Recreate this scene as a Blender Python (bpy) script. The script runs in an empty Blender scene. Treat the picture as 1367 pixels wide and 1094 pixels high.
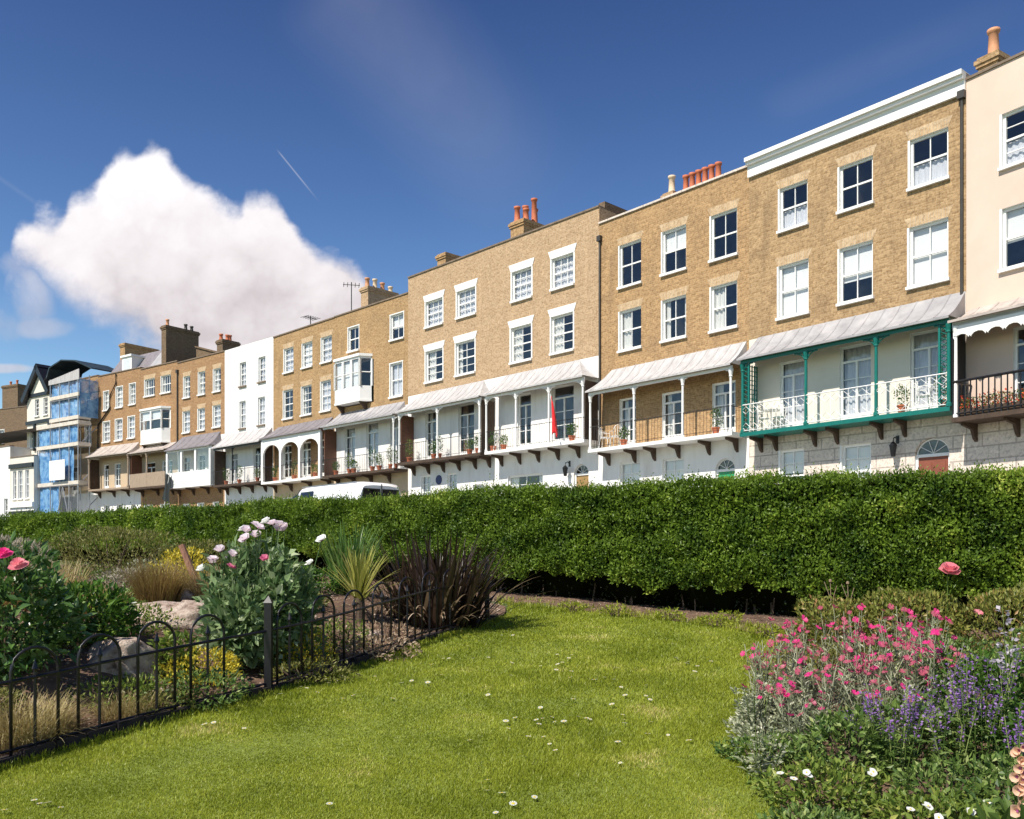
import bpy, math, random
import numpy as np
from math import sin, cos, pi, radians
random.seed(7); RNG = np.random.default_rng(7)
S = bpy.context.scene; COL = S.collection
EYE = 2.15

# ------------------------------------------------------------------ camera
cd = bpy.data.cameras.new('camera'); cam = bpy.data.objects.new('camera', cd); COL.objects.link(cam)
cam.location = (0, 0, EYE); cam.rotation_euler = (radians(90), 0, 0)
cd.sensor_width = 36; cd.lens = 31.6; cd.shift_y = 0.1448; cd.clip_start = 0.05; cd.clip_end = 4000
S.camera = cam
S.view_settings.view_transform = 'Standard'; S.view_settings.look = 'None'
S.view_settings.gamma = 1; S.view_settings.exposure = 0.55

# ------------------------------------------------------------------ sun and sky
SUN_EL = 50; SH = (-0.71, -0.70)
sl = bpy.data.lights.new('sun', 'SUN'); sl.energy = 4.3; sl.angle = radians(.5); sl.color = (1, .94, .845)
so = bpy.data.objects.new('sun', sl); COL.objects.link(so); so.location = (-30, -10, 40)
h_ = math.hypot(*SH); ce = cos(radians(SUN_EL)); sv = (SH[0]/h_*ce, SH[1]/h_*ce, sin(radians(SUN_EL)))
from mathutils import Vector
so.rotation_euler = Vector(sv).to_track_quat('Z', 'Y').to_euler()

W = bpy.data.worlds.new('World'); S.world = W; W.use_nodes = True
nt = W.node_tree; nt.nodes.clear()
def N(t, **k):
    n = nt.nodes.new(t)
    for a, b in k.items(): setattr(n, a, b)
    return n
def L(a, b): nt.links.new(a, b)
def val(s, v):
    if hasattr(v, 'is_output') or isinstance(v, bpy.types.NodeSocket): L(v, s)
    else: s.default_value = v
def M(op, a, b=0.0, c=0.0, clamp=False):
    n = N('ShaderNodeMath', operation=op, use_clamp=clamp)
    val(n.inputs[0], a); val(n.inputs[1], b); val(n.inputs[2], c); return n.outputs[0]
def SS(x, a, b):
    n = N('ShaderNodeMapRange', interpolation_type='SMOOTHSTEP'); val(n.inputs[0], x)
    n.inputs[1].default_value = a; n.inputs[2].default_value = b; return n.outputs[0]
sky = N('ShaderNodeTexSky', sky_type='NISHITA', sun_disc=False)
sky.sun_elevation = radians(SUN_EL); sky.sun_rotation = math.atan2(SH[0], SH[1]) % (2*pi)
sky.air_density = 1.0; sky.dust_density = .35; sky.ozone_density = 3.0
hs = N('ShaderNodeHueSaturation'); hs.inputs['Hue'].default_value = .508; hs.inputs['Saturation'].default_value = 1.18; hs.inputs['Value'].default_value = 1
L(sky.outputs[0], hs.inputs['Color'])
skm = N('ShaderNodeMix', data_type='RGBA', blend_type='MULTIPLY'); skm.inputs[0].default_value = 1
L(hs.outputs[0], skm.inputs[6]); tc = N('ShaderNodeTexCoord'); sx = N('ShaderNodeSeparateXYZ'); L(tc.outputs['Generated'], sx.inputs[0])
dy = M('MAXIMUM', sx.outputs[1], .02)
u = M('DIVIDE', sx.outputs[0], dy); v = M('DIVIDE', sx.outputs[2], dy)
gr = N('ShaderNodeMapRange'); L(sx.outputs[2], gr.inputs[0]); gr.inputs[1].default_value = .02; gr.inputs[2].default_value = .62
gc = N('ShaderNodeValToRGB'); L(gr.outputs[0], gc.inputs[0]); gc.color_ramp.elements[0].color = (.150, .150, .122, 1); gc.color_ramp.elements[1].color = (.043, .043, .056, 1); L(gc.outputs[0], skm.inputs[7])
front = SS(sx.outputs[1], .05, .15)
cx = N('ShaderNodeCombineXYZ'); L(u, cx.inputs[0]); L(v, cx.inputs[1])
def noise(scale, detail=6, rough=.55, dist=0, off=(0, 0, 0)):
    mp = N('ShaderNodeMapping'); L(cx.outputs[0], mp.inputs[0]); mp.inputs['Location'].default_value = off
    n = N('ShaderNodeTexNoise'); L(mp.outputs[0], n.inputs['Vector']); n.inputs['Scale'].default_value = scale
    n.inputs['Detail'].default_value = detail; n.inputs['Roughness'].default_value = rough; n.inputs['Distortion'].default_value = dist
    return n.outputs['Fac']
# outline of the one big cumulus as height above the horizon against bearing (tangents)
U0, U1 = -.72, -.08
def curve(pts):
    fc = N('ShaderNodeFloatCurve'); c = fc.mapping.curves[0]
    c.points[0].location = pts[0]; c.points[1].location = pts[-1]
    for p in pts[1:-1]: c.points.new(*p)
    for p in c.points: p.handle_type = 'AUTO'
    fc.mapping.update(); return fc
n1 = noise(9, 8, .62, .3); uw = M('ADD', u, M('MULTIPLY', M('SUBTRACT', n1, .5), .03))
t = M('DIVIDE', M('SUBTRACT', uw, U0), U1 - U0, clamp=True)
top = [(10, 352), (40, 292), (88, 285), (100, 258), (126, 250), (142, 224), (160, 202), (180, 206), (194, 195), (212, 195), (236, 220), (262, 238), (290, 262), (316, 276), (330, 257), (350, 252), (370, 262), (394, 302), (430, 335), (468, 345), (494, 372), (520, 440)]
bot = [(10, 345), (40, 345), (100, 388), (150, 425), (195, 452), (250, 520), (400, 560), (520, 560)]
def cv(pts): return [((((x-683.5)/1200)-U0)/(U1-U0), (745-y)/1200/.6) for x, y in pts]
ct = curve(cv(top)); L(t, ct.inputs['Value']); cb = curve(cv(bot)); L(t, cb.inputs['Value'])
vt = M('MULTIPLY', ct.outputs[0], .6); vb = M('MULTIPLY', cb.outputs[0], .6)
n2 = noise(22, 7, .6, .2, (3, 1, 0)); nn = M('MULTIPLY', M('SUBTRACT', n2, .5), .05)
n3 = noise(11, 5, .55, .4, (8, 2, 0))
def billow(scale, off):
    mp = N('ShaderNodeMapping'); L(cx.outputs[0], mp.inputs[0]); mp.inputs['Location'].default_value = off
    wn = N('ShaderNodeVectorMath', operation='MULTIPLY_ADD'); nz_ = N('ShaderNodeTexNoise'); L(mp.outputs[0], nz_.inputs['Vector']); nz_.inputs['Scale'].default_value = scale*.8; nz_.inputs['Detail'].default_value = 4
    L(nz_.outputs['Color'], wn.inputs[0]); wn.inputs[1].default_value = (.06, .06, 0); L(mp.outputs[0], wn.inputs[2])
    vo = N('ShaderNodeTexVoronoi', feature='F1'); L(wn.outputs[0], vo.inputs['Vector']); vo.inputs['Scale'].default_value = scale
    return M('SUBTRACT', .45, vo.outputs['Distance'])
b1 = billow(22, (2, 5, 0)); b2 = billow(48, (7, 1, 0)); bil = M('ADD', b1, M('MULTIPLY', b2, .5))
dtop = M('ADD', M('ADD', M('SUBTRACT', vt, v), M('MULTIPLY', bil, .015)), M('ADD', M('MULTIPLY', nn, .6), M('MULTIPLY', M('SUBTRACT', n3, .5), .04)))
dbot = M('ADD', M('SUBTRACT', v, vb), M('ADD', M('MULTIPLY', nn, .8), M('MULTIPLY', M('SUBTRACT', n3, .5), .12)))
rng = M('MULTIPLY', SS(uw, -.575, -.545), M('SUBTRACT', 1, SS(uw, -.165, -.145)))
cl = M('MULTIPLY', M('MULTIPLY', SS(dtop, -.006, .020), SS(dbot, -.03, .035)), rng)
# wisps low on the left and thin streaks
def blob(px, py, rx, ry, k):
    a = M('DIVIDE', M('SUBTRACT', u, (px-683.5)/1200), rx/1200); b = M('DIVIDE', M('SUBTRACT', v, (745-py)/1200), ry/1200)
    d = M('ADD', M('MULTIPLY', a, a), M('MULTIPLY', b, b))
    d = M('ADD', d, M('MULTIPLY', M('SUBTRACT', n3, .5), 5.0))
    return M('MULTIPLY', M('SUBTRACT', 1, SS(d, -.3, 1.3)), k)
w = blob(38, 385, 50, 46, .42)
for a in ((60, 437, 45, 14, .35), (0, 492, 60, 6, .55), (20, 360, 28, 22, .3), (-30, 430, 60, 30, .3)): w = M('MAXIMUM', w, blob(*a))
def streak(x0, y0, x1, y1, wd, k):
    ax, ay = (x0-683.5)/1200, (745-y0)/1200; bx, by = (x1-683.5)/1200, (745-y1)/1200
    ln = math.hypot(bx-ax, by-ay); tx, ty = (bx-ax)/ln, (by-ay)/ln
    al = M('ADD', M('MULTIPLY', M('SUBTRACT', u, ax), tx), M('MULTIPLY', M('SUBTRACT', v, ay), ty))
    pe = M('ABSOLUTE', M('ADD', M('MULTIPLY', M('SUBTRACT', u, ax), -ty), M('MULTIPLY', M('SUBTRACT', v, ay), tx)))
    e = M('MULTIPLY', SS(al, 0, ln*.15), M('SUBTRACT', 1, SS(al, ln*.5, ln)))
    return M('MULTIPLY', M('MULTIPLY', M('SUBTRACT', 1, SS(pe, 0, wd/1200)), e), k)
w = M('MAXIMUM', w, streak(368, 198, 428, 272, 1.6, .22)); w = M('MAXIMUM', w, streak(-20, 225, 90, 300, 5, .03))
w = M('MAXIMUM', w, streak(420, -60, 760, 330, 130, .055)); w = M('MAXIMUM', w, streak(1000, 160, 1420, -20, 40, .02))
w = M('MULTIPLY', w, M('ADD', .55, noise(5, 4, .6, .5, (1, 7, 0))))
mask = M('MULTIPLY', M('MAXIMUM', cl, w), front, clamp=True)
shade = M('ADD', M('MULTIPLY', SS(v, .24, .46), .62), M('MULTIPLY', n3, .62))
shade = M('ADD', shade, M('ADD', M('MULTIPLY', M('SUBTRACT', n1, .5), .4), M('MULTIPLY', bil, .28)), clamp=True)
cr = N('ShaderNodeValToRGB'); L(shade, cr.inputs[0])
cr.color_ramp.elements[0].position = .12; cr.color_ramp.elements[0].color = (.43, .39, .40, 1)
cr.color_ramp.elements[1].position = .92; cr.color_ramp.elements[1].color = (.74, .72, .735, 1)
e = gc.color_ramp.elements.new(.45); e.color = (.088, .090, .090, 1)
e = cr.color_ramp.elements.new(.45); e.color = (.60, .56, .57, 1)
mx = N('ShaderNodeMix', data_type='RGBA'); L(mask, mx.inputs[0]); L(skm.outputs[2], mx.inputs[6]); L(cr.outputs[0], mx.inputs[7])
bg = N('ShaderNodeBackground'); bg.inputs[1].default_value = 1.0; L(mx.outputs[2], bg.inputs[0])
wo = N('ShaderNodeOutputWorld'); L(bg.outputs[0], wo.inputs[0])

# ------------------------------------------------------------------ materials
MAT = {}
def newmat(name):
    m = bpy.data.materials.new(name); m.use_nodes = True; MAT[name] = m
    return m, m.node_tree, m.node_tree.nodes['Principled BSDF']
def node(t, ty, **k):
    n = t.nodes.new(ty)
    for a, b in k.items(): setattr(n, a, b)
    return n
def c4(c): return (*c, 1)
def plain(name, col, rough=.6, var=.12, scale=3.0, metal=0, spec=.4, bump=0, stain=None, stain_amt=.4, stretch=(1, 1, 1)):
    m, t, p = newmat(name); p.inputs['Roughness'].default_value = rough; p.inputs['Metallic'].default_value = metal
    p.inputs['Specular IOR Level'].default_value = spec
    tc = node(t, 'ShaderNodeTexCoord'); mp = node(t, 'ShaderNodeMapping'); t.links.new(tc.outputs['Object'], mp.inputs[0]); mp.inputs['Scale'].default_value = stretch
    n = node(t, 'ShaderNodeTexNoise'); t.links.new(mp.outputs[0], n.inputs['Vector']); n.inputs['Scale'].default_value = scale; n.inputs['Detail'].default_value = 6; n.inputs['Roughness'].default_value = .65
    r = node(t, 'ShaderNodeValToRGB'); t.links.new(n.outputs['Fac'], r.inputs[0])
    r.color_ramp.elements[0].position = .3; r.color_ramp.elements[1].position = .7
    r.color_ramp.elements[0].color = c4([c*(1-var) for c in col]); r.color_ramp.elements[1].color = c4([min(1, c*(1+var)) for c in col])
    out = r.outputs[0]
    if stain:
        n2 = node(t, 'ShaderNodeTexNoise'); t.links.new(mp.outputs[0], n2.inputs['Vector']); n2.inputs['Scale'].default_value = scale*.35; n2.inputs['Detail'].default_value = 8; n2.inputs['Roughness'].default_value = .7
        mr = node(t, 'ShaderNodeMapRange'); t.links.new(n2.outputs['Fac'], mr.inputs[0]); mr.inputs[1].default_value = .5; mr.inputs[2].default_value = .72; mr.inputs[4].default_value = stain_amt
        x = node(t, 'ShaderNodeMix', data_type='RGBA'); t.links.new(mr.outputs[0], x.inputs[0]); t.links.new(out, x.inputs[6]); x.inputs[7].default_value = c4(stain); out = x.outputs[2]
    t.links.new(out, p.inputs['Base Color'])
    if bump:
        b = node(t, 'ShaderNodeBump'); b.inputs['Strength'].default_value = bump; b.inputs['Distance'].default_value = .02; t.links.new(n.outputs['Fac'], b.inputs['Height']); t.links.new(b.outputs[0], p.inputs['Normal'])
    return m
def brick(name, c1, c2, mortar, bw=.225, bh=.075, ms=.010, stain=(.2, .13, .08), stain_amt=.5, wall_scale=1.0, rough=.9):
    m, t, p = newmat(name); p.inputs['Roughness'].default_value = rough; p.inputs['Specular IOR Level'].default_value = .2
    tc = node(t, 'ShaderNodeTexCoord'); s = node(t, 'ShaderNodeSeparateXYZ'); t.links.new(tc.outputs['Object'], s.inputs[0])
    a = node(t, 'ShaderNodeMath', operation='ADD'); t.links.new(s.outputs[0], a.inputs[0]); t.links.new(s.outputs[1], a.inputs[1])
    cxx = node(t, 'ShaderNodeCombineXYZ'); t.links.new(a.outputs[0], cxx.inputs[0]); t.links.new(s.outputs[2], cxx.inputs[1])
    b = node(t, 'ShaderNodeTexBrick'); t.links.new(cxx.outputs[0], b.inputs['Vector']); b.inputs['Scale'].default_value = 1
    b.inputs['Brick Width'].default_value = bw; b.inputs['Row Height'].default_value = bh; b.inputs['Mortar Size'].default_value = ms; b.inputs['Mortar Smooth'].default_value = .3
    b.inputs['Color1'].default_value = c4(c1); b.inputs['Color2'].default_value = c4(c2); b.inputs['Mortar'].default_value = c4(mortar); b.inputs['Bias'].default_value = 0
    def nz(sc, lo, hi, amt, col, src, rough_=.6, seed=0):
        n = node(t, 'ShaderNodeTexNoise', noise_dimensions='4D'); n.inputs['W'].default_value = seed; t.links.new(cxx.outputs[0], n.inputs['Vector']); n.inputs['Scale'].default_value = sc; n.inputs['Detail'].default_value = 6; n.inputs['Roughness'].default_value = rough_
        mr = node(t, 'ShaderNodeMapRange'); t.links.new(n.outputs['Fac'], mr.inputs[0]); mr.inputs[1].default_value = lo; mr.inputs[2].default_value = hi; mr.inputs[4].default_value = amt
        x = node(t, 'ShaderNodeMix', data_type='RGBA'); t.links.new(mr.outputs[0], x.inputs[0]); t.links.new(src, x.inputs[6]); x.inputs[7].default_value = c4(col); return x.outputs[2]
    o = b.outputs['Color']
    o = nz(.9, .5, .78, stain_amt, stain, o, seed=hash(name) % 7 * 0 + len(name))
    o = nz(6.0, .54, .68, .6, [c*1.45 for c in c1], o, .75, 2.3); o = nz(10.0, .48, .63, .72, [c*.52 for c in c2], o, .7, 5.1)
    mp = node(t, 'ShaderNodeMapping'); t.links.new(cxx.outputs[0], mp.inputs[0]); mp.inputs['Scale'].default_value = (2.2, .22, 1)
    for sd, lo_, hi_, am_, co_ in ((len(name), .54, .74, .5, stain), (len(name)+3, .56, .76, .35, [min(1, c*1.5) for c in c1])):
        n = node(t, 'ShaderNodeTexNoise', noise_dimensions='4D'); n.inputs['W'].default_value = sd; t.links.new(mp.outputs[0], n.inputs['Vector']); n.inputs['Scale'].default_value = 1; n.inputs['Detail'].default_value = 7; n.inputs['Roughness'].default_value = .65
        mr = node(t, 'ShaderNodeMapRange'); t.links.new(n.outputs['Fac'], mr.inputs[0]); mr.inputs[1].default_value = lo_; mr.inputs[2].default_value = hi_; mr.inputs[4].default_value = am_
        x = node(t, 'ShaderNodeMix', data_type='RGBA'); t.links.new(mr.outputs[0], x.inputs[0]); t.links.new(o, x.inputs[6]); x.inputs[7].default_value = c4(co_); o = x.outputs[2]
    t.links.new(o, p.inputs['Base Color'])
    bp = node(t, 'ShaderNodeBump'); bp.inputs['Strength'].default_value = .5; bp.inputs['Distance'].default_value = .01; t.links.new(b.outputs['Fac'], bp.inputs['Height']); bp.invert = True
    t.links.new(bp.outputs[0], p.inputs['Normal'])
    return m
brick('stock_brick', (.49, .305, .15), (.34, .20, .095), (.47, .34, .19), stain_amt=.55)
brick('pale_brick', (.53, .365, .22), (.41, .265, .145), (.52, .41, .28), stain=(.3, .2, .12), stain_amt=.35)
brick('orange_brick', (.42, .245, .12), (.31, .17, .08), (.40, .28, .17), stain=(.17, .10, .055))
brick('brown_brick', (.46, .29, .14), (.34, .20, .09), (.45, .34, .20), stain=(.20, .14, .08), stain_amt=.6)
brick('sooty_brick', (.48, .32, .17), (.33, .205, .10), (.46, .33, .19), stain=(.15, .10, .06), stain_amt=.65)
brick('dark_brick', (.22, .15, .09), (.14, .095, .06), (.22, .17, .12))
brick('voussoir', (.60, .44, .27), (.50, .34, .19), (.52, .42, .3), bw=.078, bh=.6, stain_amt=.1)
brick('ashlar', (.74, .64, .55), (.69, .60, .52), (.42, .36, .31), bw=.95, bh=.38, ms=.025, stain=(.62, .53, .45), stain_amt=.3)
plain('white_stucco', (.80, .78, .75), .75, .05, 2.4, stain=(.56, .50, .42), stain_amt=.6, stretch=(1.5, 1, .3))
plain('white_paint', (.84, .83, .80), .4, .03, 4)
plain('cream_stucco', (.68, .53, .43), .8, .05, 1.0, stain=(.58, .46, .37), stain_amt=.4)
plain('first_floor_cream', (.74, .68, .58), .8, .05, 1.0, stain=(.6, .54, .45), stain_amt=.3)
plain('coping', (.20, .15, .11), .9, .3, 4)
plain('cornice_white', (.84, .83, .81), .6, .04, 1.5, stain=(.6, .57, .54), stain_amt=.3)
plain('lead_grey', (.33, .32, .325), .6, .2, 2.2, stain=(.56, .53, .51), stain_amt=.6, stretch=(1, 1, .5))
plain('lead_white', (.46, .44, .43), .6, .22, 2.6, stain=(.36, .33, .32), stain_amt=.8, stretch=(3, 1, .5))
plain('lead_dirty', (.42, .36, .32), .7, .25, 3, stain=(.62, .56, .5), stain_amt=.5)
plain('slate', (.20, .18, .19), .6, .25, 5, stain=(.33, .29, .3), stain_amt=.5)
plain('black_sheet', (.02, .035, .045), .5, .5, 1.5)
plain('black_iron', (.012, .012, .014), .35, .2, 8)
plain('fence_iron', (.008, .007, .010), .38, .4, 30, spec=.5)
plain('dark_timber', (.07, .045, .03), .8, .3, 5)
plain('weathered_timber', (.33, .25, .18), .85, .25, 4, stretch=(6, 1, 1))
plain('brown_timber', (.16, .07, .04), .6, .3, 5, stretch=(1, 1, 8))
plain('green_paint', (.004, .145, .118), .4, .12, 6, stain=(.02, .18, .15), stain_amt=.5)
plain('door_green', (.03, .30, .12), .35, .08, 4)
plain('door_oak', (.32, .20, .08), .5, .15, 4)
plain('door_red', (.22, .07, .04), .5, .15, 4)
plain('interior', (.21, .19, .17), .9, .2, .7)
plain('net_curtain', (.62, .62, .66), .9, .12, 9, stretch=(3, 1, .3))
plain('blind_white', (.80, .79, .78), .8, .03, 2)
plain('drape', (.70, .68, .64), .9, .12, 9, stretch=(4, 1, .2))
plain('dark_curtain', (.20, .11, .06), .9, .2, 9, stretch=(4, 1, .2))
plain('pot_red', (.50, .15, .07), .7, .15, 6)
plain('pot_cream', (.66, .52, .36), .7, .15, 6)
plain('pot_orange', (.56, .27, .14), .7, .15, 6)
plain('flag_red', (.72, .035, .04), .7, .1, 4)
plain('beige_panel', (.52, .40, .27), .8, .1, 2)
plain('grey_pipe', (.05, .045, .04), .5, .2, 5)
plain('scaffold_steel', (.42, .42, .44), .4, .15, 6, metal=.6)
plain('scaffold_board', (.62, .56, .48), .8, .2, 3)
plain('asphalt', (.05, .05, .052), .9, .2, 8, bump=.3)
plain('paving', (.32, .30, .27), .9, .15, 2)
plain('kerb_stone', (.30, .29, .27), .9, .15, 5)
plain('line_yellow', (.55, .42, .05), .7, .1, 5)
plain('tyre', (.02, .02, .02), .8, .1, 5)
plain('hub_grey', (.35, .35, .37), .35, .1, 5, metal=.7)
plain('lamp_red', (.45, .02, .02), .2, .05, 5)
plain('plaque_blue', (.02, .03, .12), .4, .1, 5)
plain('soil', (.13, .078, .052), .95, .45, 5, bump=1.0, stain=(.25, .17, .11), stain_amt=.6)
plain('stone_edging', (.03, .022, .022), .9, .5, 9, bump=1)
plain('post_wood', (.30, .15, .10), .85, .25, 10, stretch=(6, 6, 1), bump=.5)
plain('bark', (.10, .07, .048), .9, .35, 14, bump=.6)
plain('lawn_base', (.16, .20, .03), .95, .35, 12, bump=.6)
plain('far_ground', (.09, .12, .04), .95, .25, .5)
def van_paint():
    m = plain('van_white', (.82, .82, .83), .22, .02, 2, spec=.5); m.node_tree.nodes['Principled BSDF'].inputs['Coat Weight'].default_value = .5
van_paint()
def rock_mat():
    m, t, p = newmat('rock'); p.inputs['Roughness'].default_value = .95
    tc = node(t, 'ShaderNodeTexCoord'); n = node(t, 'ShaderNodeTexNoise'); t.links.new(tc.outputs['Object'], n.inputs['Vector']); n.inputs['Scale'].default_value = 7; n.inputs['Detail'].default_value = 10; n.inputs['Roughness'].default_value = .7
    r = node(t, 'ShaderNodeValToRGB'); t.links.new(n.outputs['Fac'], r.inputs[0])
    r.color_ramp.elements[0].position = .36; r.color_ramp.elements[0].color = (.14, .09, .06, 1); r.color_ramp.elements[1].position = .58; r.color_ramp.elements[1].color = (.66, .54, .44, 1)
    e = r.color_ramp.elements.new(.46); e.color = (.46, .34, .27, 1)
    t.links.new(r.outputs[0], p.inputs['Base Color'])
    b = node(t, 'ShaderNodeBump'); b.inputs['Strength'].default_value = 1; b.inputs['Distance'].default_value = .10; t.links.new(n.outputs['Fac'], b.inputs['Height']); t.links.new(b.outputs[0], p.inputs['Normal'])
rock_mat()
def glass_mat(name, tint, transp):
    m, t, p = newmat(name); p.inputs['Base Color'].default_value = c4(tint); p.inputs['Roughness'].default_value = .03; p.inputs['Specular IOR Level'].default_value = .8
    tr = node(t, 'ShaderNodeBsdfTransparent'); tr.inputs[0].default_value = (.93, .95, .95, 1)
    x = node(t, 'ShaderNodeMixShader'); t.links.new(tr.outputs[0], x.inputs[1])
    if transp > .5:
        g = node(t, 'ShaderNodeBsdfGlossy'); g.inputs['Roughness'].default_value = .04; fr = node(t, 'ShaderNodeLayerWeight'); fr.inputs[0].default_value = .5; pw = node(t, 'ShaderNodeMath', operation='POWER'); t.links.new(fr.outputs['Facing'], pw.inputs[0]); pw.inputs[1].default_value = 3; ma = node(t, 'ShaderNodeMath', operation='MULTIPLY_ADD'); t.links.new(pw.outputs[0], ma.inputs[0]); ma.inputs[1].default_value = .8; ma.inputs[2].default_value = .09; t.links.new(ma.outputs[0], x.inputs[0]); t.links.new(g.outputs[0], x.inputs[2])
        tc = node(t, 'ShaderNodeTexCoord'); n = node(t, 'ShaderNodeTexNoise'); t.links.new(tc.outputs['Object'], n.inputs['Vector']); n.inputs['Scale'].default_value = 2.2; bp = node(t, 'ShaderNodeBump'); bp.inputs['Strength'].default_value = .25; bp.inputs['Distance'].default_value = .05; t.links.new(n.outputs['Fac'], bp.inputs['Height']); t.links.new(bp.outputs[0], g.inputs['Normal'])
    else: x.inputs[0].default_value = 1-transp; t.links.new(p.outputs[0], x.inputs[2])
    t.links.new(x.outputs[0], t.nodes['Material Output'].inputs[0])
glass_mat('glass', (.03, .04, .055), .62); glass_mat('van_glass', (.006, .007, .008), .05)
def net_mat():
    m, t, p = newmat('debris_net'); p.inputs['Roughness'].default_value = .7
    tc = node(t, 'ShaderNodeTexCoord'); n = node(t, 'ShaderNodeTexNoise'); t.links.new(tc.outputs['Object'], n.inputs['Vector']); n.inputs['Scale'].default_value = 2.2; n.inputs['Detail'].default_value = 8; n.inputs['Roughness'].default_value = .7
    r = node(t, 'ShaderNodeValToRGB'); t.links.new(n.outputs['Fac'], r.inputs[0]); r.color_ramp.elements[0].position = .38; r.color_ramp.elements[1].position = .62
    r.color_ramp.elements[0].color = (.02, .15, .40, 1); r.color_ramp.elements[1].color = (.26, .52, .80, 1)
    t.links.new(r.outputs[0], p.inputs['Base Color'])
    tr = node(t, 'ShaderNodeBsdfTransparent'); x = node(t, 'ShaderNodeMixShader')
    mr = node(t, 'ShaderNodeMapRange'); t.links.new(n.outputs['Fac'], mr.inputs[0]); mr.inputs[1].default_value = .3; mr.inputs[2].default_value = .7; mr.inputs[3].default_value = .95; mr.inputs[4].default_value = .62
    t.links.new(mr.outputs[0], x.inputs[0]); t.links.new(tr.outputs[0], x.inputs[1]); t.links.new(p.outputs[0], x.inputs[2]); t.links.new(x.outputs[0], t.nodes['Material Output'].inputs[0])
net_mat()
def leaf(name, ca, cb, cc=None, rough=.45, trans=.35, patch=0, spec=.35):
    """foliage: colour differs from leaf to leaf, optional world-space patches"""
    m, t, p = newmat(name); p.inputs['Roughness'].default_value = rough; p.inputs['Specular IOR Level'].default_value = spec
    g = node(t, 'ShaderNodeNewGeometry'); r = node(t, 'ShaderNodeValToRGB')
    src = g.outputs['Random Per Island']
    if patch:
        tc = node(t, 'ShaderNodeTexCoord'); n = node(t, 'ShaderNodeTexNoise'); t.links.new(tc.outputs['Object'], n.inputs['Vector']); n.inputs['Scale'].default_value = patch; n.inputs['Detail'].default_value = 5
        ma = node(t, 'ShaderNodeMath', operation='MULTIPLY_ADD'); t.links.new(src, ma.inputs[0]); ma.inputs[1].default_value = .45
        mb = node(t, 'ShaderNodeMath', operation='MULTIPLY_ADD'); t.links.new(n.outputs['Fac'], mb.inputs[0]); mb.inputs[1].default_value = 2.2; mb.inputs[2].default_value = -.85
        t.links.new(mb.outputs[0], ma.inputs[2]); src = ma.outputs[0]
    t.links.new(src, r.inputs[0]); r.color_ramp.elements[0].color = c4(ca); r.color_ramp.elements[1].color = c4(cb)
    if cc: e = r.color_ramp.elements.new(.85); e.color = c4(cb); r.color_ramp.elements[-1].color = c4(cc); r.color_ramp.elements[-1].position = 1
    t.links.new(r.outputs[0], p.inputs['Base Color'])
    if trans:
        tl = node(t, 'ShaderNodeBsdfTranslucent'); t.links.new(r.outputs[0], tl.inputs[0]); x = node(t, 'ShaderNodeMixShader'); x.inputs[0].default_value = trans
        t.links.new(p.outputs[0], x.inputs[1]); t.links.new(tl.outputs[0], x.inputs[2]); t.links.new(x.outputs[0], t.nodes['Material Output'].inputs[0])
leaf('hedge_leaf', (.035, .085, .008), (.205, .31, .03), (.42, .48, .08), patch=1.6)
leaf('hedge_core', (.004, .006, .002), (.008, .010, .004), trans=0, rough=1, spec=0)  # near black, the colour itself carries the shade inside the hedge
leaf('shade_leaf', (.012, .02, .006), (.03, .05, .012), (.07, .06, .03))  # darkened hedge leaf, shade at the hedge foot put into its colour
leaf('grass_blade', (.20, .25, .016), (.41, .45, .05), (.66, .57, .22), patch=1.3, trans=.4)
leaf('poppy_leaf', (.08, .155, .05), (.28, .38, .17), (.50, .56, .36))
leaf('rose_leaf', (.03, .08, .015), (.11, .21, .05), (.34, .44, .18), rough=.3, spec=.5)
leaf('dark_leaf', (.025, .065, .010), (.10, .21, .028), (.30, .42, .07), rough=.35)
leaf('olive_leaf', (.09, .10, .02), (.26, .26, .07), (.44, .40, .15))
leaf('grey_leaf', (.24, .22, .15), (.46, .41, .31), (.62, .52, .44))
leaf('yellow_leaf', (.40, .34, .03), (.74, .60, .05), (.86, .76, .14))
leaf('lime_leaf', (.08, .14, .02), (.23, .30, .05), (.45, .46, .12))
leaf('straw', (.30, .24, .09), (.52, .42, .20), (.62, .54, .32))
leaf('bronze_grass', (.24, .15, .06), (.36, .26, .09), (.40, .36, .09))
leaf('phormium_leaf', (.020, .012, .010), (.07, .045, .03), (.28, .20, .12), rough=.3, spec=.6)
leaf('dry_leaf', (.30, .20, .12), (.48, .36, .25), (.62, .5, .38))
leaf('cordyline_leaf', (.30, .32, .06), (.50, .48, .13), (.62, .58, .25), rough=.35)
leaf('strap_green', (.07, .15, .03), (.17, .28, .07), (.28, .38, .12), rough=.35)
leaf('silver_leaf', (.20, .23, .12), (.46, .48, .32), (.74, .72, .56))
leaf('bed_green', (.045, .10, .02), (.20, .29, .065), (.46, .52, .20))
leaf('shrub_mixed', (.09, .11, .02), (.32, .33, .07), (.46, .26, .11))
leaf('magenta', (.70, .02, .20), (.86, .05, .28), (.9, .16, .38), trans=.4)
leaf('magenta_dull', (.42, .06, .12), (.60, .13, .21), (.62, .28, .28), trans=.4)
leaf('violet', (.22, .10, .36), (.38, .21, .55), (.52, .34, .64), trans=.4)
leaf('pale_pink', (.80, .66, .72), (.88, .78, .82), (.9, .86, .86), trans=.4)
leaf('mid_pink', (.62, .10, .25), (.78, .25, .38), (.8, .4, .5), trans=.4)
leaf('rose_pink', (.80, .22, .28), (.86, .34, .38), (.9, .45, .45), trans=.4)
leaf('peach', (.85, .50, .34), (.90, .64, .46), (.9, .72, .55), trans=.4)
leaf('lilac_white', (.40, .34, .42), (.66, .60, .66), (.8, .75, .8), trans=.4)
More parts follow.
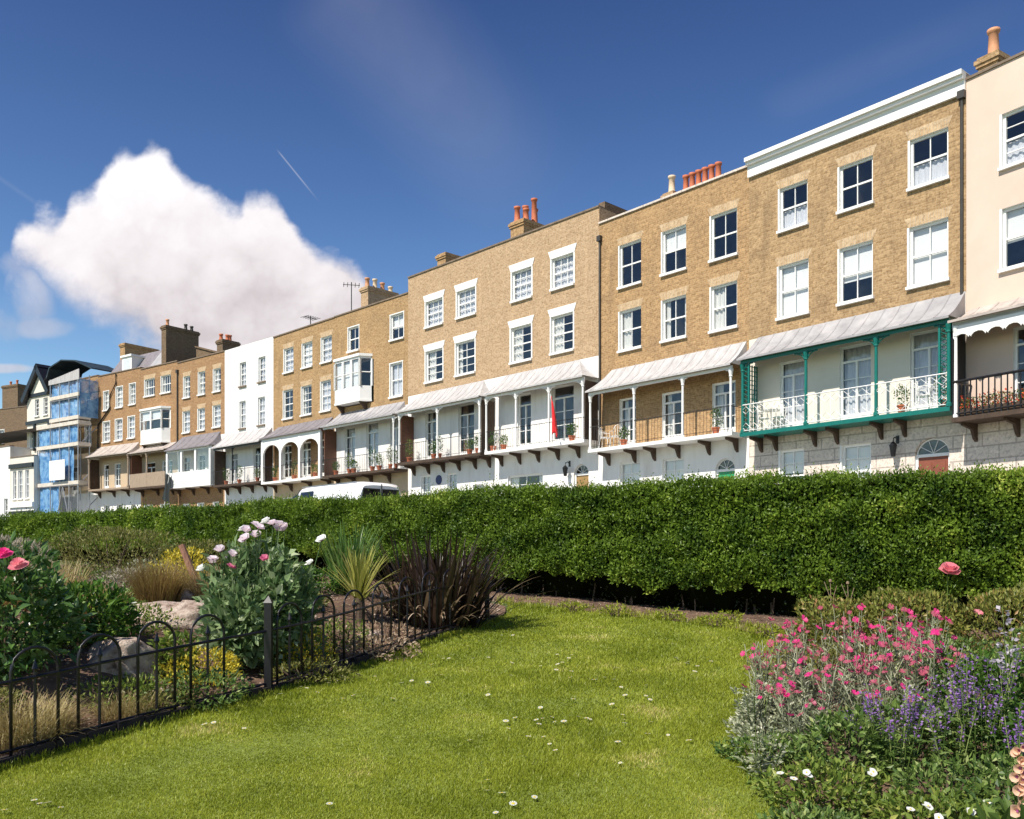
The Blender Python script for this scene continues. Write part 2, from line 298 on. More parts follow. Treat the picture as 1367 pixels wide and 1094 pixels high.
leaf('white_petal', (.84, .84, .80), (.9, .9, .86), trans=.3)
leaf('yellow_petal', (.72, .5, .03), (.8, .6, .05), trans=.2)
leaf('red_petal', (.6, .05, .03), (.75, .12, .05), (.8, .25, .05), trans=.3)
leaf('plum_eye', (.20, .03, .14), (.3, .06, .2), trans=.1)

# ------------------------------------------------------------------ mesh helpers
def link(name, me, mats, parent=None):
    for m in (mats if isinstance(mats, (list, tuple)) else [mats]): me.materials.append(MAT[m])
    o = bpy.data.objects.new(name, me); COL.objects.link(o)
    if parent is not None: o.parent = parent
    return o
def tag(o, label=None, cat=None, group=None, kind=None):
    for k, x in (('label', label), ('category', cat), ('group', group), ('kind', kind)):
        if x: o[k] = x
    return o
def empty(name, loc, rz=0, label=None, cat=None, group=None):
    o = bpy.data.objects.new(name, None); COL.objects.link(o); o.location = loc; o.rotation_euler = (0, 0, rz); o.empty_display_size = .3
    return tag(o, label, cat, group)
def copy_tree(o, parent=None):
    c = o.copy(); COL.objects.link(c); c.parent = parent
    for ch in [x for x in list(COL.objects) if x.parent == o]: copy_tree(ch, c)
    return c
class MB:
    def __init__(s): s.v = []; s.f = []; s.m = []
    def poly(s, pts, mi=0):
        n = len(s.v); s.v += [tuple(p) for p in pts]; s.f.append(tuple(range(n, n+len(pts)))); s.m.append(mi)
    def box(s, x0, x1, y0, y1, z0, z1, mi=0):
        n = len(s.v); s.v += [(x, y, z) for z in (z0, z1) for y in (y0, y1) for x in (x0, x1)]
        for f in ((0, 2, 3, 1), (4, 5, 7, 6), (0, 1, 5, 4), (2, 6, 7, 3), (0, 4, 6, 2), (1, 3, 7, 5)): s.f.append(tuple(n+i for i in f)); s.m.append(mi)
    def tube(s, pts, r, seg=6, mi=0, cap=True):
        pts = [Vector(p) for p in pts]; rs = r if isinstance(r, (list, tuple)) else [r]*len(pts); n0 = len(s.v)
        for i, p in enumerate(pts):
            d = (pts[min(i+1, len(pts)-1)] - pts[max(i-1, 0)]).normalized()
            a = Vector((0, 0, 1)) if abs(d.z) < .9 else Vector((1, 0, 0)); x = d.cross(a).normalized(); y = d.cross(x)
            for k in range(seg): q = p + (x*cos(2*pi*k/seg) + y*sin(2*pi*k/seg))*rs[i]; s.v.append(tuple(q))
        for i in range(len(pts)-1):
            for k in range(seg):
                a = n0+i*seg+k; b = n0+i*seg+(k+1) % seg; s.f.append((a, b, b+seg, a+seg)); s.m.append(mi)
        if cap:
            s.f.append(tuple(n0+k for k in range(seg))[::-1]); s.m.append(mi); e = n0+(len(pts)-1)*seg; s.f.append(tuple(e+k for k in range(seg))); s.m.append(mi)
    def lathe(s, prof, c=(0, 0, 0), seg=12, mi=0):
        n0 = len(s.v)
        for r, z in prof:
            for k in range(seg): s.v.append((c[0]+r*cos(2*pi*k/seg), c[1]+r*sin(2*pi*k/seg), c[2]+z))
        for i in range(len(prof)-1):
            for k in range(seg): a = n0+i*seg+k; b = n0+i*seg+(k+1) % seg; s.f.append((a, b, b+seg, a+seg)); s.m.append(mi)
    def prism(s, pts, y0, y1, mi=0):
        """closed outline in x,z extruded along y"""
        n = len(pts); n0 = len(s.v); s.v += [(x, y0, z) for x, z in pts] + [(x, y1, z) for x, z in pts]
        s.f.append(tuple(range(n0, n0+n))); s.m.append(mi); s.f.append(tuple(range(n0+2*n-1, n0+n-1, -1))); s.m.append(mi)
        for i in range(n): j = (i+1) % n; s.f.append((n0+i, n0+n+i, n0+n+j, n0+j)); s.m.append(mi)
    def prismx(s, pts, x0, x1, mi=0):
        """closed outline in y,z extruded along x"""
        n = len(pts); n0 = len(s.v); s.v += [(x0, y, z) for y, z in pts] + [(x1, y, z) for y, z in pts]
        s.f.append(tuple(range(n0, n0+n))[::-1]); s.m.append(mi); s.f.append(tuple(range(n0+n, n0+2*n))); s.m.append(mi)
        for i in range(n): j = (i+1) % n; s.f.append((n0+i, n0+j, n0+n+j, n0+n+i)); s.m.append(mi)
    def build(s, name, mats, parent=None, smooth=False):
        me = bpy.data.meshes.new(name); me.from_pydata(s.v, [], s.f); me.polygons.foreach_set('material_index', s.m)
        if smooth: me.polygons.foreach_set('use_smooth', [True]*len(s.f))
        me.update(); return link(name, me, mats, parent)
def npmesh(name, V, Fc, mats, parent=None, mi=None, smooth=False):
    """V (n,3), Fc (m,k) with one polygon size"""
    V = np.asarray(V, np.float32); Fc = np.asarray(Fc, np.int32); me = bpy.data.meshes.new(name); k = Fc.shape[1]
    me.vertices.add(len(V)); me.vertices.foreach_set('co', V.ravel()); me.loops.add(Fc.size); me.loops.foreach_set('vertex_index', Fc.ravel())
    me.polygons.add(len(Fc)); me.polygons.foreach_set('loop_start', np.arange(0, Fc.size, k, dtype=np.int32)); me.polygons.foreach_set('loop_total', np.full(len(Fc), k, np.int32))
    if mi is not None: me.polygons.foreach_set('material_index', np.asarray(mi, np.int32))
    me.polygons.foreach_set('use_smooth', np.full(len(Fc), smooth)); me.update(calc_edges=True); me.validate()
    return link(name, me, mats, parent)

# ------------------------------------------------------------------ terrain
STREET = 3.05; ROAD = 2.72
HP = np.array([(24, 2.0), (14, 6.6), (10, 9.2), (6.5, 11.25), (4.2, 12.35), (3.3, 12.8), (1.35, 13.9), (0, 14.75), (-2, 16.3), (-4.8, 18.2), (-8.5, 21.0), (-13.7, 24.3), (-20, 27.8), (-30, 32), (-45, 37)], float)
def hedge_y(x): return np.interp(x, HP[::-1, 0], HP[::-1, 1])
FP = np.array([(-6.8, 2.0), (-5.15, 4.3), (-3.70, 6.5), (-2.33, 8.6), (-1.3, 10.6), (-.35, 12.6), (-.1, 13.3)], float)
def fence_x(y): return np.interp(y, FP[:, 1], FP[:, 0])
def sst(a, b, x): t = np.clip((x-a)/(b-a), 0, 1); return t*t*(3-2*t)
def ground(x, y):
    x = np.asarray(x, float); y = np.asarray(y, float)
    g = np.where(y < 0, y*.02, .1*y); g = np.minimum(g, 1.95)
    g = g + .42*sst(.25, 1.8, fence_x(y)-x)*sst(1.5, 5, y)*(1-sst(-4.5, -1.0, y-hedge_y(x)))
    g = g + .012*np.sin(x*1.7+y*.9)+.01*np.sin(y*2.3-x*.6)
    s = sst(1.0, 2.4, (y-hedge_y(x))*.84)
    return g*(1-s)+ROAD*s
def sheet(name, xs, ys, mat, dz=0, fn=ground, kind='structure'):
    X, Y = np.meshgrid(xs, ys); Z = fn(X, Y)+dz; V = np.stack([X.ravel(), Y.ravel(), Z.ravel()], 1); nx = len(xs)
    i, j = np.meshgrid(np.arange(len(xs)-1), np.arange(len(ys)-1)); a = (j*nx+i).ravel()
    o = npmesh(name, V, np.stack([a, a+1, a+1+nx, a+nx], 1), mat, smooth=True); tag(o, kind=kind); return o
def spaced(lo, a, b, hi, step, n=14):
    g = np.geomspace(step, abs(hi-b), n); h = np.geomspace(step, abs(a-lo), n)
    return np.concatenate([(a-h)[::-1], np.arange(a, b+step/2, step), b+g])
sheet('ground', spaced(-1500, -24, 12, 1500, .3), spaced(-1500, -4, 34, 1500, .3), 'far_ground', dz=-.03)
def strip(name, cl, cr, mat, dz, nsub=8, step=.25):
    """ribbon of ground between two polylines (same count), draped on the terrain"""
    V = []; F = []; P = []
    cl = np.array(cl, float); cr = np.array(cr, float)
    d = np.concatenate([[0], np.cumsum(np.hypot(*np.diff((cl+cr)/2, axis=0).T))]); n = int(d[-1]/step)+2; t = np.linspace(0, d[-1], n)
    Lx = np.stack([np.interp(t, d, cl[:, k]) for k in (0, 1)], 1); Rx = np.stack([np.interp(t, d, cr[:, k]) for k in (0, 1)], 1)
    for i in range(n):
        for k in range(nsub+1): P.append(Lx[i]+(Rx[i]-Lx[i])*k/nsub)
    P = np.array(P); V = np.column_stack([P, ground(P[:, 0], P[:, 1])+dz]); w = nsub+1
    for i in range(n-1):
        for k in range(nsub): a = i*w+k; F.append((a, a+1, a+1+w, a+w))
    o = npmesh(name, V, F, mat, smooth=True); tag(o, kind='structure'); return o
# lawn: from the fence line to the right bed and the hedge's soil strip
ys = [-3, 0, 2, 4.3, 6.5, 8.6, 10.6, 12.0, 12.8, 13.3, 13.9]
def bed_x(y): return np.interp(y, [-3, 0, 3, 5, 6.5, 8.2, 9.6, 10.6, 11.4, 12.0, 12.8, 13.9], [9, 4.5, 2.1, 1.6, 1.85, 2.2, 2.8, 3.1, 3.3, 3.0, 1.9, .55])
strip('lawn', [(fence_x(y)+.02, y) for y in ys], [(bed_x(y), y) for y in ys], 'lawn_base', -.004, 34, .2)
strip('flower_bed_soil', [(bed_x(y)-.02, y) for y in [-3, 0, 3, 5, 6.5, 8.2, 9.6, 10.6, 11.4, 12.0, 12.8, 13.9]], [(max(bed_x(y), min(12., np.interp(y, HP[::-1, 1], HP[::-1, 0])+.3)), y) for y in [-3, 0, 3, 5, 6.5, 8.2, 9.6, 10.6, 11.4, 12.0, 12.8, 13.9]], 'soil', .006, 30, .2)
strip('rockery_soil', [(fence_x(y)-11, y) for y in ys+[16]], [(fence_x(y), y) for y in ys]+[(-1.6, 16)], 'soil', .008, 40, .25)

# street
OR = [(-55, 87), (-39.83, 75.45), (-32.25, 70.04), (-27.53, 66.68), (-23.74, 63.81), (-19.21, 60.11), (-14.93, 56.26), (-5.41, 46.85), (3.62, 37.31), (8.39, 31.81), (13.14, 26.0), (16.98, 20.04), (22, 11)]
def offset(pts, d):
    pts = np.array(pts, float); out = []
    for i in range(len(pts)):
        t = pts[min(i+1, len(pts)-1)]-pts[max(i-1, 0)]; t /= np.hypot(*t); out.append(pts[i]+np.array([t[1], -t[0]])*d)
    return out
def ribbon(name, a, b, z0, z1, mat, thick=0):
    V = [(p[0], p[1], z0) for p in a]+[(p[0], p[1], z1) for p in b]; n = len(a); F = [(i, n+i, n+i+1, i+1) for i in range(n-1)]
    if thick:
        V += [(p[0], p[1], z1-thick) for p in b]; F += [(n+i, 2*n+i, 2*n+i+1, n+i+1) for i in range(n-1)]
    o = npmesh(name, V, F, mat); return tag(o, kind='structure')
ribbon('pavement', offset(OR, -.3), offset(OR, 3.2), STREET, 2.9, 'paving')
ribbon('pavement_kerb', offset(OR, 3.2), offset(OR, 3.35), 2.904, 2.904, 'kerb_stone', .2)
def offv(pts, ds): return [offset(pts, d)[i] for i, d in enumerate(ds)]
ribbon('road', offset(OR, 3.3), offv(OR, [15, 15, 14, 13, 13, 12.5, 12.3, 12.2, 12, 11.5, 11, 9.5, 7]), ROAD+.02, ROAD+.02, 'asphalt')
ribbon('road_marking', offset(OR, 3.7), offset(OR, 3.8), ROAD+.026, ROAD+.026, 'line_yellow')

# ------------------------------------------------------------------ houses
RV = .11                                                            # reveal depth
def wall_front(b, W, H, ops, bands, z0=0):
    xs = sorted({0, W} | {o[k] for o in ops for k in (0, 1)}); zs = sorted({z0, H} | {o[k] for o in ops for k in (2, 3)} | {z for z, _ in bands if z < H})
    for i in range(len(xs)-1):
        for j in range(len(zs)-1):
            cxm, czm = (xs[i]+xs[i+1])/2, (zs[j]+zs[j+1])/2
            if any(o[0] < cxm < o[1] and o[2] < czm < o[3] for o in ops): continue
            mi = next((m for z, m in bands if czm < z), bands[-1][1])
            b.poly([(xs[i], 0, zs[j]), (xs[i+1], 0, zs[j]), (xs[i+1], 0, zs[j+1]), (xs[i], 0, zs[j+1])], mi)
    for o in ops:
        x0, x1, za, zb = o[:4]; mi = 3
        b.poly([(x0, 0, za), (x0, RV+.08, za), (x0, RV+.08, zb), (x0, 0, zb)], mi); b.poly([(x1, 0, za), (x1, 0, zb), (x1, RV+.08, zb), (x1, RV+.08, za)], mi)
        b.poly([(x0, 0, zb), (x0, RV+.08, zb), (x1, RV+.08, zb), (x1, 0, zb)], mi); b.poly([(x0, 0, za), (x1, 0, za), (x1, RV+.08, za), (x0, RV+.08, za)], mi)
def make_window(root, x0, x1, z0, z1, cols=2, rows=2, inside='dark', sill='white', head=None, casing=.075, hs=.1):
    fr = MB(); y0, y1 = RV-.02, RV+.05; c = casing
    fr.box(x0, x0+c, y0, y1, z0, z1); fr.box(x1-c, x1, y0, y1, z0, z1); fr.box(x0+c, x1-c, y0, y1, z1-c, z1); fr.box(x0+c, x1-c, y0, y1, z0, z0+c)
    zm = (z0+z1)/2; fr.box(x0+c, x1-c, y0+.01, y1-.003, zm-.028, zm+.028); fr.box(x0-.05, x0+.012, -.012, y0, z0, z1) if head != 'white' else None
    for i in range(1, cols): x = x0+c+(x1-x0-2*c)*i/cols; fr.box(x-.014, x+.014, y0+.02, y1-.006, z0+c, zm-.028); fr.box(x-.014, x+.014, y0+.02, y1-.006, zm+.028, z1-c)
    for (a, b_) in ((z0+c, zm-.028), (zm+.028, z1-c)):
        for j in range(1, rows):
            z = a+(b_-a)*j/rows
            for i in range(cols):
                xa = x0+c+(x1-x0-2*c)*i/cols+.014; xb = x0+c+(x1-x0-2*c)*(i+1)/cols-.014; fr.box(xa, xb, y0+.02, y1-.008, z-.012, z+.012)
    w = fr.build('window', 'white_paint', root)
    p = MB(); p.poly([(x0+c, RV+.02, z0+c), (x1-c, RV+.02, z0+c), (x1-c, RV+.02, z1-c), (x0+c, RV+.02, z1-c)]); p.build('pane', 'glass', w)
    if sill:
        s = MB(); s.box(x0-.06, x1+.06, -hs, RV-.02, z0-.09, z0); s.build('sill', 'white_paint' if sill == 'white' else 'coping', w)
    def sheet_(name, xa, xb, za, zb, mat, wav=0):
        n = max(2, int((xb-xa)/.04)) if wav else 2; g = MB()
        for i in range(n-1 if wav else 1):
            a = xa+(xb-xa)*i/(n-1); e = xa+(xb-xa)*(i+1)/(n-1); ya = RV+.10+(wav*sin(a*34) if wav else 0); yb = RV+.10+(wav*sin(e*34) if wav else 0)
            g.poly([(a, ya, za), (e, yb, za), (e, yb, zb), (a, ya, zb)])
        g.build(name, mat, w, smooth=bool(wav))
    a, b_ = x0+.03, x1-.03; d = b_-a
    if inside == 'blind': sheet_('blind', a, b_, z0+.04, z1, 'blind_white')
    elif inside == 'half': sheet_('blind', a, b_, zm+random.uniform(-.3, .3), z1, 'blind_white')
    elif inside == 'nets': sheet_('net_curtain', a, b_, z0+.03, z0+(z1-z0)*.48, 'net_curtain', .02)
    elif inside == 'fullnet': sheet_('net_curtain', a, b_, z0+.03, z1, 'net_curtain', .02)
    elif inside == 'drapes': sheet_('curtain', a, a+d*.22, z0+.03, z1, 'drape', .03); sheet_('curtain', b_-d*.18, b_, z0+.03, z1, 'drape', .03)
    elif inside == 'left': sheet_('curtain', a, a+d*.42, z0+.03, z1, 'drape', .03)
    if head == 'voussoir':
        m = MB(); m.prism([(x0, z1), (x1, z1), (x1+.14, z1+.3), (x0-.14, z1+.3)], -.006, .0); m.build('lintel', 'voussoir', w)
    elif head == 'white':
        m = MB(); m.prism([(x0-.06, z1), (x1+.06, z1), (x1+.2, z1+.34), (x0-.2, z1+.34)], -.03, .0)
        for xa, xb in ((x0-.075, x0), (x1, x1+.075)): m.box(xa, xb, -.02, 0, z0, z1)
        m.build('lintel', 'white_paint', w)
    elif head == 'plain':
        m = MB(); m.box(x0-.07, x1+.07, -.015, .0, z1, z1+.05)
        for xa, xb in ((x0-.05, x0), (x1, x1+.05)): m.box(xa, xb, -.015, 0, z0, z1)
        m.build('lintel', 'white_paint', w)
    return w
def french(root, x0, x1, z0, z1, inside='drapes'):
    c = .06; fr = MB(); y0, y1 = RV-.02, RV+.05; zt = z1-(z1-z0)*.2; xm = (x0+x1)/2
    fr.box(x0, x0+c, y0, y1, z0, z1); fr.box(x1-c, x1, y0, y1, z0, z1); fr.box(x0+c, x1-c, y0, y1, z1-c, z1); fr.box(x0+c, x1-c, y0, y1, zt-.03, zt+.03)
    fr.box(xm-.035, xm+.035, y0, y1, z0, zt-.03); fr.box(x0+c, xm-.035, y0+.003, y1-.003, z0, z0+.3); fr.box(xm+.035, x1-c, y0+.003, y1-.003, z0, z0+.3)
    for z in (z0+.3+(zt-z0-.3)*k/3 for k in (1, 2)): fr.box(x0+c, xm-.035, y0+.02, y1-.01, z-.012, z+.012); fr.box(xm+.035, x1-c, y0+.02, y1-.01, z-.012, z+.012)
    w = fr.build('french_window', 'white_paint', root)
    p = MB(); p.poly([(x0+c, RV+.02, z0+.3), (x1-c, RV+.02, z0+.3), (x1-c, RV+.02, z1-c), (x0+c, RV+.02, z1-c)]); p.build('pane', 'glass', w)
    mt = {'drapes': 'drape', 'dark': 'dark_curtain', 'net': 'net_curtain'}.get(inside)
    if mt:
        d = x1-x0; rngs = ((x0+.03, x0+d*.3), (x1-d*.25, x1-.03)) if inside == 'drapes' else ((x0+.03, x1-.03),) if inside == 'net' else ((x0+.03, x0+d*.35),)
        for a, e in rngs:
            g = MB(); n = int((e-a)/.035)+2
            for i in range(n): q = a+(e-a)*i/n; r = a+(e-a)*(i+1)/n; g.poly([(q, RV+.16+.03*sin(q*34), z0+.03), (r, RV+.16+.03*sin(r*34), z0+.03), (r, RV+.16+.03*sin(r*34), z1), (q, RV+.16+.03*sin(q*34), z1)])
            g.build('curtain', mt, w, smooth=True)
    return w
def arch_door(root, x0, x1, z1, mat, wallm, z0=0):
    """opening x0..x1, 0..z1 with a semicircular head; the spandrels are wall"""
    r = (x1-x0)/2; xm = (x0+x1)/2; zs = z1-r; pts = [(xm+r*cos(a), zs+r*sin(a)) for a in np.linspace(0, pi, 15)]
    sp = MB()
    sp.prism([(x1, z1)]+[(x, z) for x, z in pts[:8]][::1][::-1], .002, RV+.05) if False else None
    for seg, cxn in ((pts[:8], x1), (pts[7:], x0)):
        for i in range(len(seg)-1): a, b_ = seg[i], seg[i+1]; sp.poly([(a[0], 0, a[1]), (b_[0], 0, b_[1]), (cxn, 0, z1)]); sp.poly([(a[0], 0, a[1]), (a[0], RV+.05, a[1]), (b_[0], RV+.05, b_[1]), (b_[0], 0, b_[1])])
    arch = sp.build('door_arch', wallm, root)
    d = MB(); y = RV; d.box(x0, x0+.07, y-.02, y+.05, z0, zs); d.box(x1-.07, x1, y-.02, y+.05, z0, zs); d.box(x0, x1, y-.03, y+.05, zs-.04, zs+.05)
    d.box(x0+.07, x1-.07, y+.01, y+.05, z0, zs-.04, 1)
    for xa, xb in ((x0+.17, xm-.05), (xm+.05, x1-.17)):
        for za, zb in ((.25, .95), (1.1, zs-.2)): d.box(xa, xb, y-.006, y+.01, z0+za, z0+zb, 1)
    dr = d.build('door', ['white_paint', mat], root)
    k = MB(); k.lathe([(0, 0), (.03, .01), (.035, .03), (0, .05)], (x1-.15, y-.02, z0+1.05), 8); k.build('handle', 'hub_grey', dr)
    f = MB()
    for a in np.linspace(0, pi, 6)[1:-1]: f.tube([(xm, y, zs+.06), (xm+r*.95*cos(a), y, zs+r*.95*sin(a))], .012, 4)
    f.tube([(xm+r*.94*cos(a), y, zs+r*.94*sin(a)) for a in np.linspace(0, pi, 13)], .025, 5); f.build('fanlight', 'white_paint', dr)
    g = MB(); g.poly([(x0, y+.02, zs)]+[(x1, y+.02, zs)]+[(x, y+.02, z) for x, z in pts[1:-1]]); g.build('fanlight_pane', 'glass', dr)
def make_stack(root, x0, x1, y0, y1, z0, z1, mat='stock_brick', pots=(), pmat='pot_red', ph=.55, pr=.13):
    b = MB(); b.box(x0, x1, y0, y1, z0, z1-.3); b.box(x0-.05, x1+.05, y0-.05, y1+.05, z1-.3, z1-.2); b.box(x0-.09, x1+.09, y0-.09, y1+.09, z1-.2, z1-.08); b.box(x0-.03, x1+.03, y0-.03, y1+.03, z1-.08, z1)
    s = b.build('chimney_stack', mat, root)
    for i, (px, py, *k) in enumerate(pots):
        h = k[0] if k else ph*random.uniform(.8, 1.1); q = MB(); q.lathe([(pr*.9, 0), (pr*1.05, .06), (pr*.85, .1), (pr*.72, h-.12), (pr*.95, h-.09), (pr*.98, h), (pr*.7, h), (pr*.66, h-.1)], (px, py, z1), 12); q.build('chimney_pot', k[1] if len(k) > 1 else pmat, s, smooth=True)
    return s
def canopy_mesh(x0, x1, dep, zc, zt, hl, hr, seam=.55, sag=.10):
    b = MB(); P = []; n = 8
    for j in range(n+1):
        t = j/n; y = -dep*t; z = zt+(zc-zt)*t - sag*sin(pi*t)*.9
        P.append((x0+hl*(1-t), x1-hr*(1-t), y, z))
    for j in range(n):
        a, c = P[j], P[j+1]
        b.poly([(a[0], a[2], a[3]), (c[0], c[2], c[3]), (c[1], c[2], c[3]), (a[1], a[2], a[3])])
        b.poly([(a[0], a[2], a[3]), (a[0], 0, a[3]), (c[0], 0, c[3]), (c[0], c[2], c[3])]); b.poly([(a[1], a[2], a[3]), (c[1], c[2], c[3]), (c[1], 0, c[3]), (a[1], 0, a[3])])
        b.poly([(a[0], a[2], a[3]-.03), (a[1], a[2], a[3]-.03), (c[1], c[2], c[3]-.03), (c[0], c[2], c[3]-.03)], 1)
    e = P[-1]; b.box(e[0], e[1], e[2]-.02, e[2], e[3]-.07, e[3], 0)
    x = x0+.3
    while x < x1-.2:
        pts = [(x, p[2], p[3]+.008) for p in P if p[0]+.03 < x < p[1]-.03]
        if len(pts) > 1: b.tube(pts, .022, 4)
        x += seam
    return b
def column(x, y, z0, z1, r, style='round', br=.45, side=(-1, 1)):
    b = MB(); b.lathe([(r*1.5, 0), (r*1.5, .08), (r, .12), (r*.85, z1-z0-.3), (r*1.3, z1-z0-.27), (r*1.1, z1-z0-.22), (r*1.8, z1-z0-.05), (r*1.8, z1-z0)], (x, y, z0), 10)
    for s in side:
        pts = [(x+s*br*(1-cos(a)), y, z1-.03-br*(1-sin(a))) for a in np.linspace(0, pi/2, 8)]
        b.tube(pts, r*.42, 4); b.tube([(x+s*.02, y, z1-.04), (x+s*br, y, z1-.04)], r*.4, 4)
        b.tube([(x+s*br*.28, y, z1-.05-br*.28), (x+s*br*.1, y, z1-.06)], r*.35, 4)
    return b
def rail_bars(x0, x1, y, z0, h, sp=.15, r=.008, ends=True, dep=0):
    b = MB(); b.tube([(x0, y, z0+h), (x1, y, z0+h)], r*1.8, 5); b.tube([(x0, y, z0+.1), (x1, y, z0+.1)], r*1.2, 4)
    n = max(1, int((x1-x0)/sp))
    for i in range(n+1): x = x0+(x1-x0)*i/n; b.tube([(x, y, z0), (x, y, z0+h)], r, 4, cap=False)
    for k in range(2 if dep else 0):
        x = (x0, x1)[k]; b.tube([(x, y, z0+h), (x, -.02, z0+h)], r*1.8, 5)
        for i in range(1, int(dep/sp)): b.tube([(x, y+i*sp, z0), (x, y+i*sp, z0+h)], r, 4, cap=False)
    return b
def rail_lattice(x0, x1, y, z0, h, sp=.3, r=.011):
    b = MB(); b.tube([(x0, y, z0+h), (x1, y, z0+h)], r*1.8, 5); b.tube([(x0, y, z0+.06), (x1, y, z0+.06)], r*1.4, 4)
    n = max(1, round((x1-x0)/sp)); w = (x1-x0)/n
    for i in range(n):
        a = x0+i*w; b.tube([(a, y, z0), (a, y, z0+h)], r, 4, cap=False)
        for zz, q in ((z0+.06, .26), (z0+h-.32, .26)):
            b.tube([(a, y, zz+q/2), (a+w/2, y, zz+q), (a+w, y, zz+q/2)], r*.9, 4, cap=False); b.tube([(a, y, zz+q/2), (a+w/2, y, zz), (a+w, y, zz+q/2)], r*.9, 4, cap=False)
    return b
def verandah(root, x0, x1, zf, zc, zt, dep=.95, hl=.3, hr=.3, cols=(), colmat='white_paint', canmat='lead_grey', floormat='white_paint', railmat='black_iron', rail='bars', brackets=(), r=.045, br=.4, screens=(), beam=True, edge=.13, over=.12, seam=.55):
    f = MB(); f.box(x0, x1, -dep, -.003, zf-edge, zf); bal = f.build('balcony', floormat, root)
    canopy_mesh(x0-.03, x1+.03, dep+over, zc, zt, hl, hr, seam).build('canopy', [canmat, 'lead_dirty'], bal)
    if beam: q = MB(); q.box(x0+.02, x1-.02, -dep+.02, -dep+.09, zc-.17, zc-.05); q.build('canopy_beam', colmat, bal)
    for i, cx_ in enumerate(cols):
        sd = (-1, 1) if 0 < i < len(cols)-1 else ((1,) if i == 0 else (-1,)); column(cx_, -dep+.06, zf, zc-.16, r, br=br, side=sd).build('column', colmat, bal, smooth=False)
    if rail == 'bars': rail_bars(x0+.03, x1-.03, -dep+.03, zf, .9, dep=dep).build('railing', railmat, bal)
    elif rail == 'thick': rail_bars(x0+.03, x1-.03, -dep+.03, zf, 1.0, .17, .022, dep=dep).build('railing', railmat, bal)
    elif rail == 'lattice': rail_lattice(x0+.08, x1-.08, -dep+.03, zf, .95).build('railing', railmat, bal)
    for bx in brackets:
        q = MB(); q.prismx([(-.003, zf-edge), (-dep*.75, zf-edge), (-dep*.75, zf-edge-.08), (-.25, zf-edge-.16), (-.12, zf-edge-.42), (-.003, zf-edge-.5)], bx-.045, bx+.045); q.build('bracket', 'dark_timber', bal)
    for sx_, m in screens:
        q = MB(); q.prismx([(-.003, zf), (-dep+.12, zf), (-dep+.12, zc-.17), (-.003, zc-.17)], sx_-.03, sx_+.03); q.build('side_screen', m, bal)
    return bal
def pipe(root, x, z0, z1, pts=None, mat='grey_pipe', r=.045):
    b = MB(); b.tube(pts or [(x, -.06, z0), (x, -.06, z1)], r, 6)
    if not pts: b.box(x-.1, x+.1, -.15, -.005, z1, z1+.22)
    b.build('drainpipe', mat, root)
INS = ['dark', 'left', 'drapes', 'blind', 'nets', 'fullnet']
